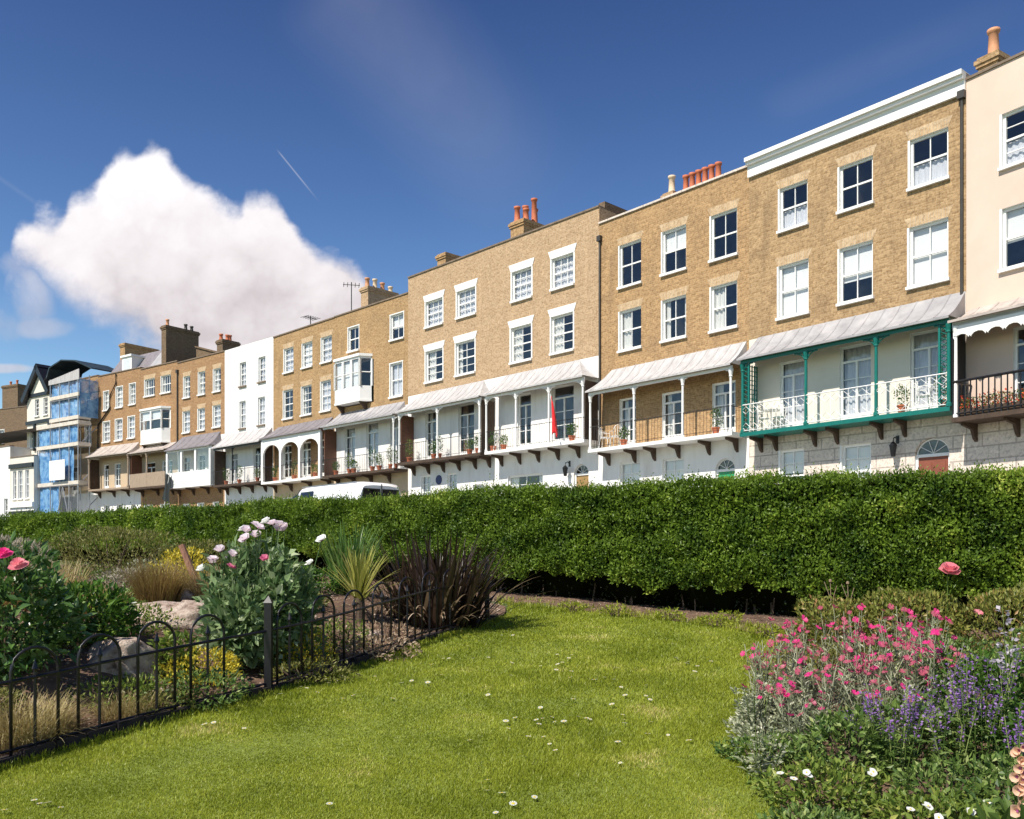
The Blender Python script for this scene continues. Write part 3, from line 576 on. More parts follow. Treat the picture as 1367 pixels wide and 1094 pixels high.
def house(label, org, ang, W, H, upper='stock_brick', first='white_stucco', ground_='white_stucco', zf=3.4, zt=6.8, wins=(), frs=(), gnd=(), doors=(), cols=2, rows=2, head='voussoir', sillc='white', cope='dark', D=8.0, reveal='white_paint', side=None, extra=(), z0=-.4, roofdrop=.5, name='terraced_house'):
    root = empty(name, (org[0], org[1], STREET), radians(ang), label, 'house', 'terraced houses of the seafront crescent')
    ops = [tuple(w[:4]) for w in wins]+[(a, b, zf+.02, c) for a, b, c, *_ in frs]+[tuple(g[:4]) for g in gnd]+[(a, b, .0, c) for a, b, c, *_ in doors]+list(extra)
    b = MB(); wall_front(b, W, H, ops, [(zf, 2), (zt, 1), (99, 0)], z0)
    sm = 4
    b.poly([(0.003, 0, z0), (0.003, 0, H), (0.003, D, H), (0.003, D, z0)], sm); b.poly([(W-.003, 0, z0), (W-.003, D, z0), (W-.003, D, H), (W-.003, 0, H)], sm); b.poly([(0, D, z0), (0, D, H), (W, D, H), (W, D, z0)], sm)
    b.poly([(0.003, .3, H-roofdrop), (W-.003, .3, H-roofdrop), (W-.003, .3, H), (0.003, .3, H)], sm); b.poly([(0, 0, H), (W, 0, H), (W, .3, H), (0, .3, H)], sm)
    b.build('wall', [upper, first, ground_, reveal, side or upper], root)
    i = MB()
    for zz in (zf-.15, zt+.2, 9.6, H-.6): i.poly([(.02, RV+.3, zz), (W-.02, RV+.3, zz), (W-.02, 4, zz), (.02, 4, zz)])
    i.poly([(.02, 4, z0), (W-.02, 4, z0), (W-.02, 4, H-.6), (.02, 4, H-.6)])
    for xx in (.05, W/2+.1, W-.05): i.poly([(xx, RV+.3, z0), (xx, 4, z0), (xx, 4, H-.6), (xx, RV+.3, H-.6)])
    i.build('interior', 'interior', root)
    rf = MB(); rf.poly([(0, .3, H-roofdrop), (W, .3, H-roofdrop), (W, D, H-roofdrop), (0, D, H-roofdrop)]); rf.prismx([(.6, H-roofdrop), (D/2, H-.1), (D, H-roofdrop)], .1, W-.1); rf.build('roof', 'slate', root)
    if cope == 'dark': c = MB(); c.box(.003, W-.003, -.05, .35, H, H+.07); c.build('coping', 'coping', root)
    elif cope == 'pale': c = MB(); c.box(.003, W-.003, -.06, .35, H, H+.08); c.build('coping', 'ashlar', root)
    elif cope == 'cornice':
        c = MB(); c.box(.003, W-.003, -.30, .35, H-.12, H+.02); c.box(.003, W-.003, -.22, -.003, H-.22, H-.12); c.box(.003, W-.003, -.10, -.003, H-.62, H-.22); c.build('cornice', 'cornice_white', root)
    for k, w in enumerate(wins):
        o = w[4] if len(w) > 4 else INS[(k*5+len(label)) % 6]; hd = w[5] if len(w) > 5 else head
        make_window(root, *w[:4], cols=w[6] if len(w) > 6 else cols, rows=w[7] if len(w) > 7 else rows, inside=o, head=hd, sill=sillc)
    for k, f in enumerate(frs): french(root, f[0], f[1], zf+.02, f[2], f[3] if len(f) > 3 else 'drapes')
    for k, g in enumerate(gnd): make_window(root, *g[:4], cols=2, rows=2, inside=g[4] if len(g) > 4 else 'drapes', head=None, sill='white')
    for a, b_, c_, m in doors: arch_door(root, a, b_, c_, m, ground_)
    return root

# --- cream house at the right edge
A1 = -57.23
hc = house('cream rendered terraced house at the right edge with red flowers on its balcony', (13.14, 26.0), A1, 7.09, 12.9, 'cream_stucco', 'cream_stucco', 'ashlar', 3.1, 6.2,
    wins=[(1.02, 2.28, 10.0, 11.5, 'nets', None, 2, 2), (1.02, 2.28, 7.15, 8.85, 'half', None, 2, 1), (4.6, 5.8, 10.0, 11.5, 'nets', None), (4.6, 5.8, 7.15, 8.85, 'left', None)], frs=[(1.35, 2.35, 5.45, 'x'), (4.6, 5.6, 5.45)],
    gnd=[(1.75, 2.9, .9, 2.5)], doors=[(4.9, 5.9, 2.55, 'door_red')], head=None)
verandah(hc, .12, 7.0, 3.05, 5.78, 6.25, .95, .0, .1, cols=(.22, 3.6, 6.9), canmat='lead_dirty', floormat='dark_timber', rail='thick', brackets=(.3, 1.5, 3.6, 5.5, 6.8), r=.05, br=.4)
q = MB(); pts = [(.16, 5.7)]
for k in range(14):
    xa = .16+k*.48; pts += [(xa, 5.3), (xa+.04, 5.24)]+[(xa+.24-.2*cos(a), 5.24+.13*sin(a)) for a in np.linspace(.3, pi-.3, 5)]+[(xa+.44, 5.24), (xa+.48, 5.3)]
pts += [(6.9, 5.7)]; q.prism(pts[::-1], -.93, -.90); q.build('scalloped_fascia', 'white_paint', hc)
make_stack(hc, .10, .66, .45, 1.05, 12.4, 13.62, 'sooty_brick', [(.38, .75, .8, 'pot_orange')], pr=.18)
# --- green verandah house
hg = house('tall brick house with white cornice and green painted verandah', (8.39, 31.81), -50.72, 7.5, 13.14, 'sooty_brick', 'first_floor_cream', 'ashlar', 3.4, 6.8,
    wins=[(1.24, 2.33, 10.3, 11.75, 'nets'), (3.48, 4.64, 10.3, 11.75, 'dark'), (5.82, 6.99, 10.3, 11.77, 'nets'), (1.20, 2.37, 7.32, 9.1, 'blind'), (3.48, 4.64, 7.32, 9.1, 'half'), (5.80, 6.99, 7.32, 9.12, 'blind')],
    frs=[(1.26, 2.2, 5.78, 'net'), (3.5, 4.58, 5.9, 'net'), (5.84, 6.92, 5.9, 'net')], gnd=[(1.26, 2.2, 1.0, 2.78, 'half'), (3.56, 4.58, 1.0, 2.73, 'half')], doors=[(5.98, 7.02, 2.68, 'door_red')], cols=2, rows=1, cope='cornice')
verandah(hg, .28, 7.45, 3.4, 5.95, 6.82, .92, .12, .0, cols=(.36, 2.82, 5.22, 7.40), colmat='green_paint', canmat='lead_grey', floormat='green_paint', railmat='white_paint', rail='lattice', brackets=(.55, 1.15, 2.65, 3.45, 4.95, 5.7), r=.055, br=.42, screens=((7.46, 'black_iron'),), seam=.5)  # right end screen painted black for the shade between the verandahs
for xx in (.36, 7.40):
    t_ = MB(); xe = xx+(.26 if xx < 1 else -.26); t_.box(xe-.03, xe+.03, -.89, -.83, 3.42, 5.75)
    for k in range(14): t_.tube([(min(xx, xe), -.86, 3.5+k*.16), (max(xx, xe), -.86, 3.66+k*.16)], .013, 4); t_.tube([(max(xx, xe), -.86, 3.5+k*.16), (min(xx, xe), -.86, 3.66+k*.16)], .013, 4)
    for k in range(7): t_.box(xx-.02, xx+.02, -.90+k*.14, -.87+k*.14, 3.42, 5.8)
    for k in range(15): t_.box(xx-.017, xx+.017, -.87, -.02, 3.5+k*.16, 3.52+k*.16)
    t_.build('trellis_screen', 'green_paint', hg)
pipe(hg, 7.40, 6.6, 12.4)
# --- brick house between pale parapet
h2 = house('brick house with six dark sash windows and red chimney pots behind its parapet', (3.62, 37.31), -49.07, 7.28, 12.93, 'stock_brick', 'stock_brick', 'white_stucco', 3.5, 6.78,
    wins=[(1.12, 2.28, 10.05, 11.75, 'dark'), (3.34, 4.5, 10.05, 11.7, 'half'), (5.63, 6.78, 10.02, 11.66, 'dark'), (1.12, 2.28, 7.48, 9.08, 'left'), (3.34, 4.5, 7.48, 9.05, 'drapes'), (5.63, 6.78, 7.42, 9.05, 'left')],
    frs=[(1.13, 2.0, 5.52), (3.34, 4.3, 5.45), (5.7, 6.71, 5.48)], gnd=[(1.13, 2.2, 1.2, 2.95, 'blind'), (3.34, 4.39, 1.2, 2.9, 'blind')], doors=[(5.83, 6.68, 2.7, 'door_green')], cols=2, rows=1, cope='pale')
verandah(h2, .24, 7.2, 3.5, 5.86, 6.78, .92, .5, .05, cols=(.32, 2.66, 5.02, 7.12), canmat='lead_white', rail='bars', railmat='grey_pipe', brackets=(.6, 2.0, 3.0, 4.2, 5.6, 6.8), r=.05, br=.2, seam=.5)
make_stack(h2, 1.85, 3.85, 2.8, 3.5, 12.2, 14.4, 'pale_brick', [(2.02+.33*k, 3.15, .78) for k in range(6)], pr=.15); make_stack(h2, 1.1, 1.6, 2.8, 3.3, 12.2, 14.6, 'pale_brick', [(1.35, 3.05, .75, 'pot_cream')], pr=.17)
pipe(h2, .08, 3.5, 12.2)
# --- pair with white lintels
h3b = house('pale brick house with white flared lintels and a red flag on its balcony', (-5.41+6.75*cos(radians(-46.58)), 46.85+6.75*sin(radians(-46.58))), -46.58, 6.39, 13.66, 'pale_brick', 'white_stucco', 'white_stucco', 3.95, 7.5,
    wins=[(1.12, 2.40, 10.82, 12.15, 'fullnet', 'white', 3, 2), (3.65, 4.95, 10.82, 12.15, 'fullnet', 'white', 3, 2), (1.05, 2.38, 8.02, 9.60, 'left'), (3.62, 4.92, 8.02, 9.62, 'left')],
    frs=[(1.5, 2.35, 6.5, 'x'), (3.67, 4.95, 6.55, 'x')], gnd=[(.84, 3.1, 1.2, 2.85, 'drapes')], doors=[(4.95, 5.8, 3.06, 'door_oak')], cols=2, rows=2, head='white')
verandah(h3b, .26, 6.36, 3.95, 6.55, 7.5, .92, .5, 1.1, cols=(.32, 2.28, 4.31, 6.25), canmat='lead_white', rail='bars', floormat='white_paint', brackets=(.5, 1.7, 2.9, 4.1, 5.3), r=.05, br=.4, screens=((6.3, 'dark_timber'),), seam=.45)  # end screen's dark colour stands for shade at the verandah end
make_stack(h3b, -.35, .55, 1.3, 2.9, 12.9, 15.15, 'stock_brick', [(-.1, 1.5, .75), (-.05, 2.0, .9), (.3, 1.7, .6), (.25, 2.3, 1.25), (.0, 2.6, .9)], pr=.17)
q = MB(); q.box(6.05, 6.385, .36, 3.0, 13.1, 14.0); q.build('parapet_return', 'dark_brick', h3b)  # shade on this end face is painted in with dark brick
h3a = house('pale brick house with white flared lintels and a round plaque by its ground floor', (-5.41, 46.85), -46.58, 6.75, 13.66, 'pale_brick', 'white_stucco', 'white_stucco', 3.95, 7.5,
    wins=[(1.48, 2.85, 10.82, 12.1, 'fullnet', 'white', 3, 2), (3.95, 5.33, 10.82, 12.1, 'fullnet', 'white', 3, 2), (1.48, 2.85, 8.02, 9.58, 'left'), (3.87, 5.28, 8.02, 9.6, 'drapes')],
    frs=[(1.45, 2.3, 6.5, 'drapes'), (4.06, 5.23, 6.55, 'dark')], gnd=[(1.08, 1.88, 1.6, 3.3, 'fullnet'), (3.2, 3.95, 1.5, 3.27, 'fullnet'), (5.18, 5.88, 1.2, 2.6, 'blind')], cols=2, rows=2, head='white')
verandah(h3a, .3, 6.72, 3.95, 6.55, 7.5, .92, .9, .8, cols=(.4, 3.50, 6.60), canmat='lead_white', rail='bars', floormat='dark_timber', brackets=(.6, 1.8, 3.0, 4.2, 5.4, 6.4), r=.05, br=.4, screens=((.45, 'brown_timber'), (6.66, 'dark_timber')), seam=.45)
make_stack(h3a, .05, .75, 1.9, 3.6, 12.9, 15.3, 'stock_brick')
q = MB(); q.lathe([(0, 0), (.24, .0), (.24, .02), (.21, .03), (0, .03)], (0, 0, 0), 20); pl = q.build('round_plaque', 'plaque_blue', h3a); pl.location = (2.55, -.002, 3.0); pl.rotation_euler = (radians(90), 0, 0)
# --- pair with oriel bay, and arcaded verandah
c5, s5 = cos(radians(-44.66)), sin(radians(-44.66))
OR5 = (.66, 3.71, 7.6, 9.95)
h5 = house('brick house with white oriel bay window and a crowded plant filled balcony', (-14.93+6.7*c5, 56.26+6.7*s5), -44.66, 6.69, 12.88, 'brown_brick', 'white_stucco', 'beige_panel', 3.72, 7.1,
    wins=[(1.32, 2.34, 10.7, 12.02, 'dark'), (5.18, 6.3, 10.68, 12.0, 'half'), (5.15, 6.2, 7.65, 9.42, 'fullnet')],
    frs=[(.97, 1.98, 6.42, 'net'), (3.03, 4.12, 6.5, 'net'), (5.17, 5.95, 6.55, 'net')], gnd=[(.8, 2.2, 1.2, 2.8), (3.2, 4.3, 1.2, 2.8)], doors=[(5.2, 6.1, 2.7, 'door_red')], cols=2, rows=1, head='plain', extra=[OR5])
def oriel(root, x0, x1, z0, z1, dep=.55, panel=.75, cols=3):
    b = MB(); s = .35; P = [(x0, 0), (x0+s, -dep), (x1-s, -dep), (x1, 0)]
    def wallseg(za, zb, mi=0, g=0):
        for (xa, ya), (xb, yb) in zip(P[:-1], P[1:]): b.poly([(xa, ya-g, za), (xb, yb-g, za), (xb, yb-g, zb), (xa, ya-g, zb)], mi)
    wallseg(z0, z0+panel); wallseg(z1-.12, z1)
    for zz, h in ((z1, .14), (z0-.1, .1)):
        o_ = .08 if zz == z1 else .03; pp = [(x0-o_, -.002), (x0+s-o_*.5, -dep-o_), (x1-s+o_*.5, -dep-o_), (x1+o_, -.002)]
        n = len(b.v); b.v += [(x, y, zz) for x, y in pp]+[(x, y, zz+h) for x, y in pp]; b.f += [(n, n+1, n+2, n+3)[::-1], (n+4, n+5, n+6, n+7)]+[(n+i, n+i+1, n+i+5, n+i+4) for i in range(3)]; b.m += [0]*5
    segs = list(zip(P[:-1], P[1:]))
    for k, ((xa, ya), (xb, yb)) in enumerate(segs):
        n = cols if k == 1 else 1
        for i in range(n+1):
            t = i/n; x, y = xa+(xb-xa)*t, ya+(yb-ya)*t; b.box(x-.085, x+.085, y-.02, y+.06, z0+panel, z1-.12)
        zm = (z0+panel+z1-.12)/2
        b.tube([(xa, ya, zm), (xb, yb, zm)], .03, 4)
    w = b.build('oriel_window', 'white_paint', root); p = MB()
    for (xa, ya), (xb, yb) in segs: p.poly([(xa, ya+.03, z0+panel), (xb, yb+.03, z0+panel), (xb, yb+.03, z1-.12), (xa, ya+.03, z1-.12)])
    p.build('pane', 'glass', w)
    g = MB(); g.box(x0+s+.05, x1-s-.05, -dep+.12, -dep+.13, z0+panel+(.0 if cols > 2 else .7), z1-.12); g.build('curtain', 'blind_white', w)
    k = MB()
    for xx in (x0+.45, x1-.45): k.prismx([(-.002, z0-.1), (-dep+.05, z0-.1), (-.1, z0-.5), (-.002, z0-.5)], xx-.06, xx+.06)
    k.build('oriel_bracket', 'dark_timber', w)
oriel(h5, .46, 3.51, 7.75, 10.1)
verandah(h5, .12, 6.66, 3.72, 6.5, 7.3, .92, .4, .3, cols=(6.55,), canmat='lead_grey', rail='bars', floormat='dark_timber', brackets=(.5, 2.0, 3.6, 5.2), r=.05, br=.3, screens=((.15, 'brown_timber'),), seam=.5)  # brown of the end screen also paints in shade between neighbouring verandahs
make_stack(h5, -.1, .6, 1.9, 4.1, 12.3, 15.0, 'pale_brick', [(.25, 2.1, .55, 'pot_orange'), (.25, 2.65, .6, 'pot_cream'), (.25, 3.2, .5, 'pot_orange'), (.25, 3.8, .4, 'pot_cream')], pr=.16)
h4 = house('brick house with dark slate canopy over a white arcaded verandah', (-14.93, 56.26), -44.66, 6.7, 12.86, 'brown_brick', 'orange_brick', 'beige_panel', 3.75, 7.1,
    wins=[(1.23, 2.32, 10.48, 11.95, 'fullnet'), (3.28, 4.38, 10.48, 11.95, 'blind'), (5.32, 6.4, 10.48, 11.95, 'fullnet'), (1.16, 2.26, 7.65, 9.4, 'dark'), (3.2, 4.3, 7.65, 9.38, 'drapes'), (5.26, 6.3, 7.65, 9.4, 'fullnet')],
    frs=[(1.1, 2.1, 6.0, 'dark'), (3.2, 4.2, 6.0, 'drapes'), (5.2, 6.1, 6.0, 'x')], gnd=[(1.2, 2.2, 1.2, 2.8), (3.3, 4.2, 1.2, 2.8)], doors=[(5.2, 6.1, 2.7, 'door_green')], cols=2, rows=2)
bal = verandah(h4, .1, 6.6, 3.75, 6.45, 7.2, .92, .5, .1, cols=(), canmat='slate', rail='bars', railmat='black_iron', floormat='white_paint', brackets=(.4, 2.2, 4.3, 6.3), seam=.9)
q = MB(); cs = [.2, 2.3, 4.4, 6.5]
for cx_ in cs: q.box(cx_-.1, cx_+.1, -.92, -.78, 3.752, 6.28)
for a, e in zip(cs[:-1], cs[1:]):
    a += .1; e -= .1; m_ = (a+e)/2; rr = (e-a)/2
    ar = [(m_+rr*cos(t)*1.0, 5.35+.62*sin(t)) for t in np.linspace(0, pi, 13)]
    for k in range(12): p0, p1 = ar[k], ar[k+1]; q.prism([(p1[0], p1[1]), (p0[0], p0[1]), (p0[0], 6.28), (p1[0], 6.28)], -.9, -.8)
q.build('arcade', 'white_paint', bal)
make_stack(h4, 2.0, 2.5, 2.2, 3.0, 12.3, 13.75, 'dark_brick')
# --- white house
h6 = house('narrow all white stuccoed terraced house with four small sash windows', (-19.21, 60.11), -41.98, 5.75, 12.95, 'white_stucco', 'white_stucco', 'white_stucco', 3.87, 7.2,
    wins=[(1.85, 2.62, 10.3, 11.85, 'fullnet'), (4.06, 4.86, 10.3, 11.88, 'fullnet'), (1.82, 2.56, 7.55, 9.33, 'fullnet'), (4.0, 4.8, 7.55, 9.33, 'fullnet')],
    frs=[(.6, 1.6, 6.0, 'net'), (3.5, 4.3, 6.2, 'x')], gnd=[(.6, 1.4, 1.2, 2.8), (2.4, 3.2, 1.2, 2.8), (4.0, 4.8, 1.2, 2.8)], cols=2, rows=2, head=None, sillc='dark', cope=None)
verandah(h6, .08, 5.7, 3.87, 6.35, 7.3, .92, .2, .1, cols=(2.4,), colmat='black_iron', canmat='lead_white', rail='bars', floormat='dark_timber', brackets=(.5, 2.0, 3.5, 5.0), r=.04, br=.25, screens=((.12, 'dark_timber'), (5.62, 'dark_timber')), seam=.8)  # right end screen coloured dark to paint in the shade there
make_stack(h6, 3.9, 4.3, 2.2, 2.9, 12.3, 13.7, 'dark_brick')
# --- brick house with enclosed white gallery
h7 = house('orange brick house with enclosed white panelled gallery and slate lean-to canopy', (-23.74, 63.81), -39.22, 5.85, 12.9, 'orange_brick', 'white_stucco', 'orange_brick', 4.05, 7.4,
    wins=[(.78, 1.62, 10.35, 11.85, 'left'), (2.66, 3.5, 10.35, 11.92, 'left'), (4.5, 5.38, 10.35, 11.9, 'left'), (.7, 1.6, 7.9, 9.4, 'fullnet'), (2.6, 3.46, 7.9, 9.4, 'fullnet'), (4.45, 5.36, 7.95, 9.42, 'fullnet')],
    frs=[(.7, 1.6, 6.2, 'net'), (2.6, 3.5, 6.2, 'dark'), (4.4, 5.3, 6.2, 'net')], gnd=[(.8, 1.6, 1.2, 2.9), (2.6, 3.4, 1.2, 2.9), (4.5, 5.2, 1.2, 2.9)], cols=2, rows=2)
bal = verandah(h7, .06, 5.6, 4.05, 6.6, 7.6, .92, .6, .3, cols=(), canmat='slate', rail=None, floormat='white_paint', brackets=(.4, 2.2, 4.0, 5.4), seam=.9)
q = MB()
for cx_ in (.15, 2.0, 3.75, 5.5): q.box(cx_-.1, cx_+.1, -.92, -.8, 4.052, 6.45)
q.box(.2, 5.45, -.9, -.82, 4.06, 5.0)
for k in range(9): q.box(.35+k*.58, .75+k*.58, -.92, -.9, 4.2, 4.85)
q.box(5.5, 5.58, -.8, -.01, 4.06, 6.4); q.build('gallery_panelling', 'white_paint', bal)
for xa, xb in ((.25, 1.9), (3.85, 5.4)): p = MB(); p.poly([(xa, -.86, 5.0), (xb, -.86, 5.0), (xb, -.86, 6.45), (xa, -.86, 6.45)]); p.build('gallery_pane', 'glass', bal)
make_stack(h7, 3.2, 3.9, 1.1, 2.4, 12.3, 14.25, 'dark_brick', [(3.4, 1.3, .45, 'pot_red'), (3.7, 1.6, .4), (3.4, 2.0, .5, 'pot_red')], pr=.15)
q = MB(); q.prism([(-1.2, 12.4), (2.9, 12.4), (2.9, 13.5), (-1.2, 14.7)], 2.2, 2.6); q.prism([(-1.3, 14.72), (-1.2, 14.6), (3.0, 13.38), (3.0, 13.5)], 2.1, 2.7); q.build('party_gable', 'dark_brick', h7)
pipe(h7, .06, 7.0, 12.2, r=.06)
# --- H8 narrow orange house with oriel
h8 = house('narrow orange brick house with two pairs of casements above a white oriel', (-27.53, 66.68), -37.16, 4.76, 13.05, 'orange_brick', 'beige_panel', 'orange_brick', 4.2, 7.2,
    wins=[(.5, 1.85, 11.0, 12.25, 'drapes', 'voussoir', 4, 1), (2.67, 3.92, 11.0, 12.25, 'drapes', 'voussoir', 4, 1)], frs=[(.6, 1.9, 6.1, 'dark'), (2.8, 4.1, 6.1, 'dark')], gnd=[(.5, 1.6, .8, 3.0), (2.6, 3.8, .8, 3.0)], extra=[(.75, 3.6, 7.6, 9.6)])
oriel(h8, .45, 3.85, 7.45, 9.8, .5, .95, 2)
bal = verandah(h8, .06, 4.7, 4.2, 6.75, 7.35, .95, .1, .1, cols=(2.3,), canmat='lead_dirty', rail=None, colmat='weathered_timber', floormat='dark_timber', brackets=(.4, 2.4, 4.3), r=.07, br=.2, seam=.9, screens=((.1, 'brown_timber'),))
q = MB(); q.box(.1, 4.65, -.93, -.87, 4.21, 5.2); q.build('balcony_front', 'weathered_timber', bal)
make_stack(h8, 1.9, 2.5, .5, 3.2, 12.4, 16.1, 'dark_brick', [(2.2, .8, .5, 'pot_orange'), (2.2, 2.3, .45, 'grey_pipe'), (2.2, 2.8, .4, 'grey_pipe')], pr=.14)
q = MB(); q.prismx([(.35, 12.55), (.35, 13.0), (1.7, 14.8), (1.9, 14.8), (1.9, 12.55)], .1, 1.85); q.build('roof_slope', 'lead_grey', h8)
# --- H9 mansard
h9 = house('orange brick house with attic dormer and a crooked black pipe down its front', (-32.25, 70.04), -35.48, 5.79, 13.2, 'orange_brick', 'beige_panel', 'white_stucco', 4.33, 7.4,
    wins=[(.78, 1.5, 10.5, 11.95, 'blind'), (2.5, 3.4, 10.55, 12.1, 'blind'), (4.3, 5.1, 10.6, 12.15, 'left'), (.7, 1.65, 8.05, 9.6, 'fullnet'), (2.4, 3.35, 8.05, 9.65, 'fullnet'), (4.1, 5.0, 8.1, 9.7, 'fullnet')],
    frs=[(.8, 1.5, 6.3, 'x'), (2.3, 3.1, 6.3, 'x'), (4.1, 4.9, 6.3, 'x')], gnd=[(.8, 1.6, 1.0, 3.2, 'x'), (2.6, 3.4, 1.0, 3.2, 'x')], doors=[(4.4, 5.3, 3.1, 'door_red')], head='plain')
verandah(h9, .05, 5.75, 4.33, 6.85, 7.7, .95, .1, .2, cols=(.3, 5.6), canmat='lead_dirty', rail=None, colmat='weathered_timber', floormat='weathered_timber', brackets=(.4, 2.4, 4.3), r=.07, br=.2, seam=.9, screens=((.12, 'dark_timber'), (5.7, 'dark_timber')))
pipe(h9, 0, 0, 0, [(.1, -.08, 7.6), (.1, -.08, 9.4), (1.75, -.08, 10.6), (1.75, -.08, 11.5), (2.6, -.08, 12.4), (2.6, -.08, 13.1)], 'black_iron', .06)
q = MB(); q.prismx([(.35, 12.75), (1.9, 14.9), (6, 14.9), (7.5, 12.75)], .05, 5.7); rfm = q.build('mansard_roof', 'slate', h9)
q = MB(); q.box(2.4, 3.7, .55, 2.2, 12.9, 14.45); q.box(2.3, 3.8, .45, 2.3, 14.45, 14.6); q.build('dormer', 'white_paint', rfm)
q = MB(); q.poly([(2.6, .54, 13.2), (3.5, .54, 13.2), (3.5, .54, 14.3), (2.6, .54, 14.3)]); q.build('dormer_pane', 'glass', rfm)
make_stack(h9, -.3, .4, 2.0, 5.0, 12.6, 16.2, 'stock_brick')
for x in (.3,): pass

# --- scaffolded house
A10 = -35.48; ca, sa = cos(radians(A10)), sin(radians(A10))
def on10(u_, v_=0): return (-39.83+u_*ca+v_*sa, 75.45+u_*sa-v_*ca)
h10 = house('brown brick house largely hidden by scaffolding and blue netting', on10(2.6), A10, 6.7, 13.3, 'stock_brick', 'beige_panel', 'white_stucco', 4.2, 7.4,
    wins=[(.8, 1.6, 10.5, 12.0), (2.8, 3.6, 10.5, 12.0), (4.8, 5.6, 10.5, 12.0), (.8, 1.7, 8.0, 9.6), (2.8, 3.7, 8.0, 9.6), (4.8, 5.7, 8.0, 9.6)], frs=[(.8, 1.8, 6.4, 'x'), (2.8, 3.8, 6.4, 'x'), (5.2, 6.0, 6.4, 'x')], gnd=[(2.8, 3.6, 1.0, 2.9), (5.2, 6.0, 1.0, 2.9, 'x')], head='plain')
sc = empty('scaffolding', (*on10(0), STREET), radians(A10), 'tubular scaffolding wrapped in blue debris netting with a white banner', 'scaffolding')
YF = -1.6
for yy in (-.7, YF):
    for xx in (3.2, 5.2, 6.6, 8.0, 9.3): q = MB(); q.tube([(xx, yy, -.3), (xx, yy, 13.2 if xx > 5 else 9.2)], .045, 5); q.build('scaffold_pole', 'scaffold_steel', sc)
    for zz in (2.2, 4.7, 7.7, 9.6, 11.4, 12.9): q = MB(); q.tube([(3.1 if zz < 9 else 5.1, yy, zz), (9.4, yy, zz)], .04, 5); q.build('ledger', 'scaffold_steel', sc)
for zz in (2.2, 4.7, 7.7, 9.6, 11.4): q = MB(); q.tube([(9.3, YF, zz), (9.3, -.05, zz+1.6)], .035, 5); q.build('brace', 'scaffold_steel', sc)
q = MB(); q.tube([(5.6, YF-.08, .2), (7.2, YF-.08, 4.6)], .04, 5); q.build('brace', 'scaffold_steel', sc); q = MB(); q.tube([(8.8, YF-.08, .2), (7.2, YF-.08, 4.6)], .04, 5); q.build('brace', 'scaffold_steel', sc)
for zz in (2.0, 4.75, 7.7, 9.35, 9.75, 11.5):
    q = MB(); xa = 3.1 if zz < 9.5 else 5.1; q.box(xa, 9.4, YF+.02, -.65, zz, zz+.06); q.box(xa, 9.4, YF-.05, YF-.015, zz+.0, zz+.28); q.box(9.4, 9.43, YF, -.65, zz, zz+.28); q.build('board', 'scaffold_board', sc)
def net(x0, x1, z0, z1, y, amp=.09, end=False):
    nx, nz = 40, 40; X, Z = np.meshgrid(np.linspace(x0, x1, nx), np.linspace(z0, z1, nz)); Y = y+amp*np.sin(X*2.6+.7*np.sin(Z*1.3))*np.sin(Z*1.5+X*.3)+.03*np.sin(X*9+Z*3)
    V = np.stack([Y.ravel(), X.ravel(), Z.ravel()] if end else [X.ravel(), Y.ravel(), Z.ravel()], 1); i, j = np.meshgrid(np.arange(nx-1), np.arange(nz-1)); a = (j*nx+i).ravel(); return npmesh('netting', V, np.stack([a, a+1, a+1+nx, a+nx], 1), 'debris_net', sc, smooth=True)
net(5.1, 9.4, 11.8, 12.8, YF+.14, .05); net(5.1, 9.4, 9.8, 11.5, YF+.14, .05); net(YF, -.1, 9.9, 12.8, 9.52, .03, True); net(3.1, 9.0, 8.05, 9.3, YF+.14, .04); net(3.1, 8.4, 5.05, 7.7, YF+.14, .06); net(3.1, 6.2, -.2, 4.7, YF+.14, .06)
q = MB(); q.box(5.6, 7.9, YF-.3, YF-.27, 5.15, 6.7); q.build('banner', 'blind_white', sc)
q = MB(); q.prism([(1.9, 13.5), (2.6, 14.7), (4.5, 15.1), (6.6, 14.8), (9.0, 13.9), (9.0, 13.8), (6.6, 14.7), (4.5, 15.0), (2.7, 14.6), (2.0, 13.4)][::-1], -.4, 2.4); q.build('sheeted_roof', 'black_sheet', sc)
q = MB(); q.prism([(5.0, 12.75), (9.5, 12.75), (9.5, 13.55), (5.0, 13.1)], YF-.05, YF); q.build('white_sheeting', 'lead_white', sc)
# --- gabled house
hgb = house('cream gabled house with black barge boards left of the scaffolding', on10(-1.04, .35), A10, 4.0, 12.7, 'first_floor_cream', 'white_stucco', 'white_stucco', 4.2, 7.4, wins=[(1.3, 2.0, 10.9, 12.3, 'x'), (2.7, 3.4, 10.9, 12.3, 'x'), (.5, 1.2, 8.3, 9.9), (1.5, 3.4, 8.3, 10.0)], frs=[(1.2, 2.4, 6.4, 'x')], gnd=[(1.0, 3.0, 1.0, 3.0)], head=None, cope=None, roofdrop=.02)
q = MB(); q.prism([(0, 12.7), (4, 12.7), (2.2, 14.9)], -.02, 2.5); q.build('gable', 'first_floor_cream', hgb)
q = MB()
for a, e in (((-.35, 12.35), (2.2, 15.15)), ((2.2, 15.15), (4.2, 12.7))):
    dx, dz = e[0]-a[0], e[1]-a[1]; l = math.hypot(dx, dz); nx, nz = -dz/l*.42, dx/l*.42
    q.prism([a, (a[0]-nx, a[1]-nz), (e[0]-nx, e[1]-nz), e], -.4, 2.6)
for zz in (10.25, 12.5): q.box(-.05, 4.0, -.12, -.003, zz, zz+.28)
q.box(1.25, 1.5, -.14, -.003, 8.0, 10.25); q.box(3.6, 3.85, -.14, -.003, 8.0, 10.25); q.build('barge_board', 'black_iron', hgb)
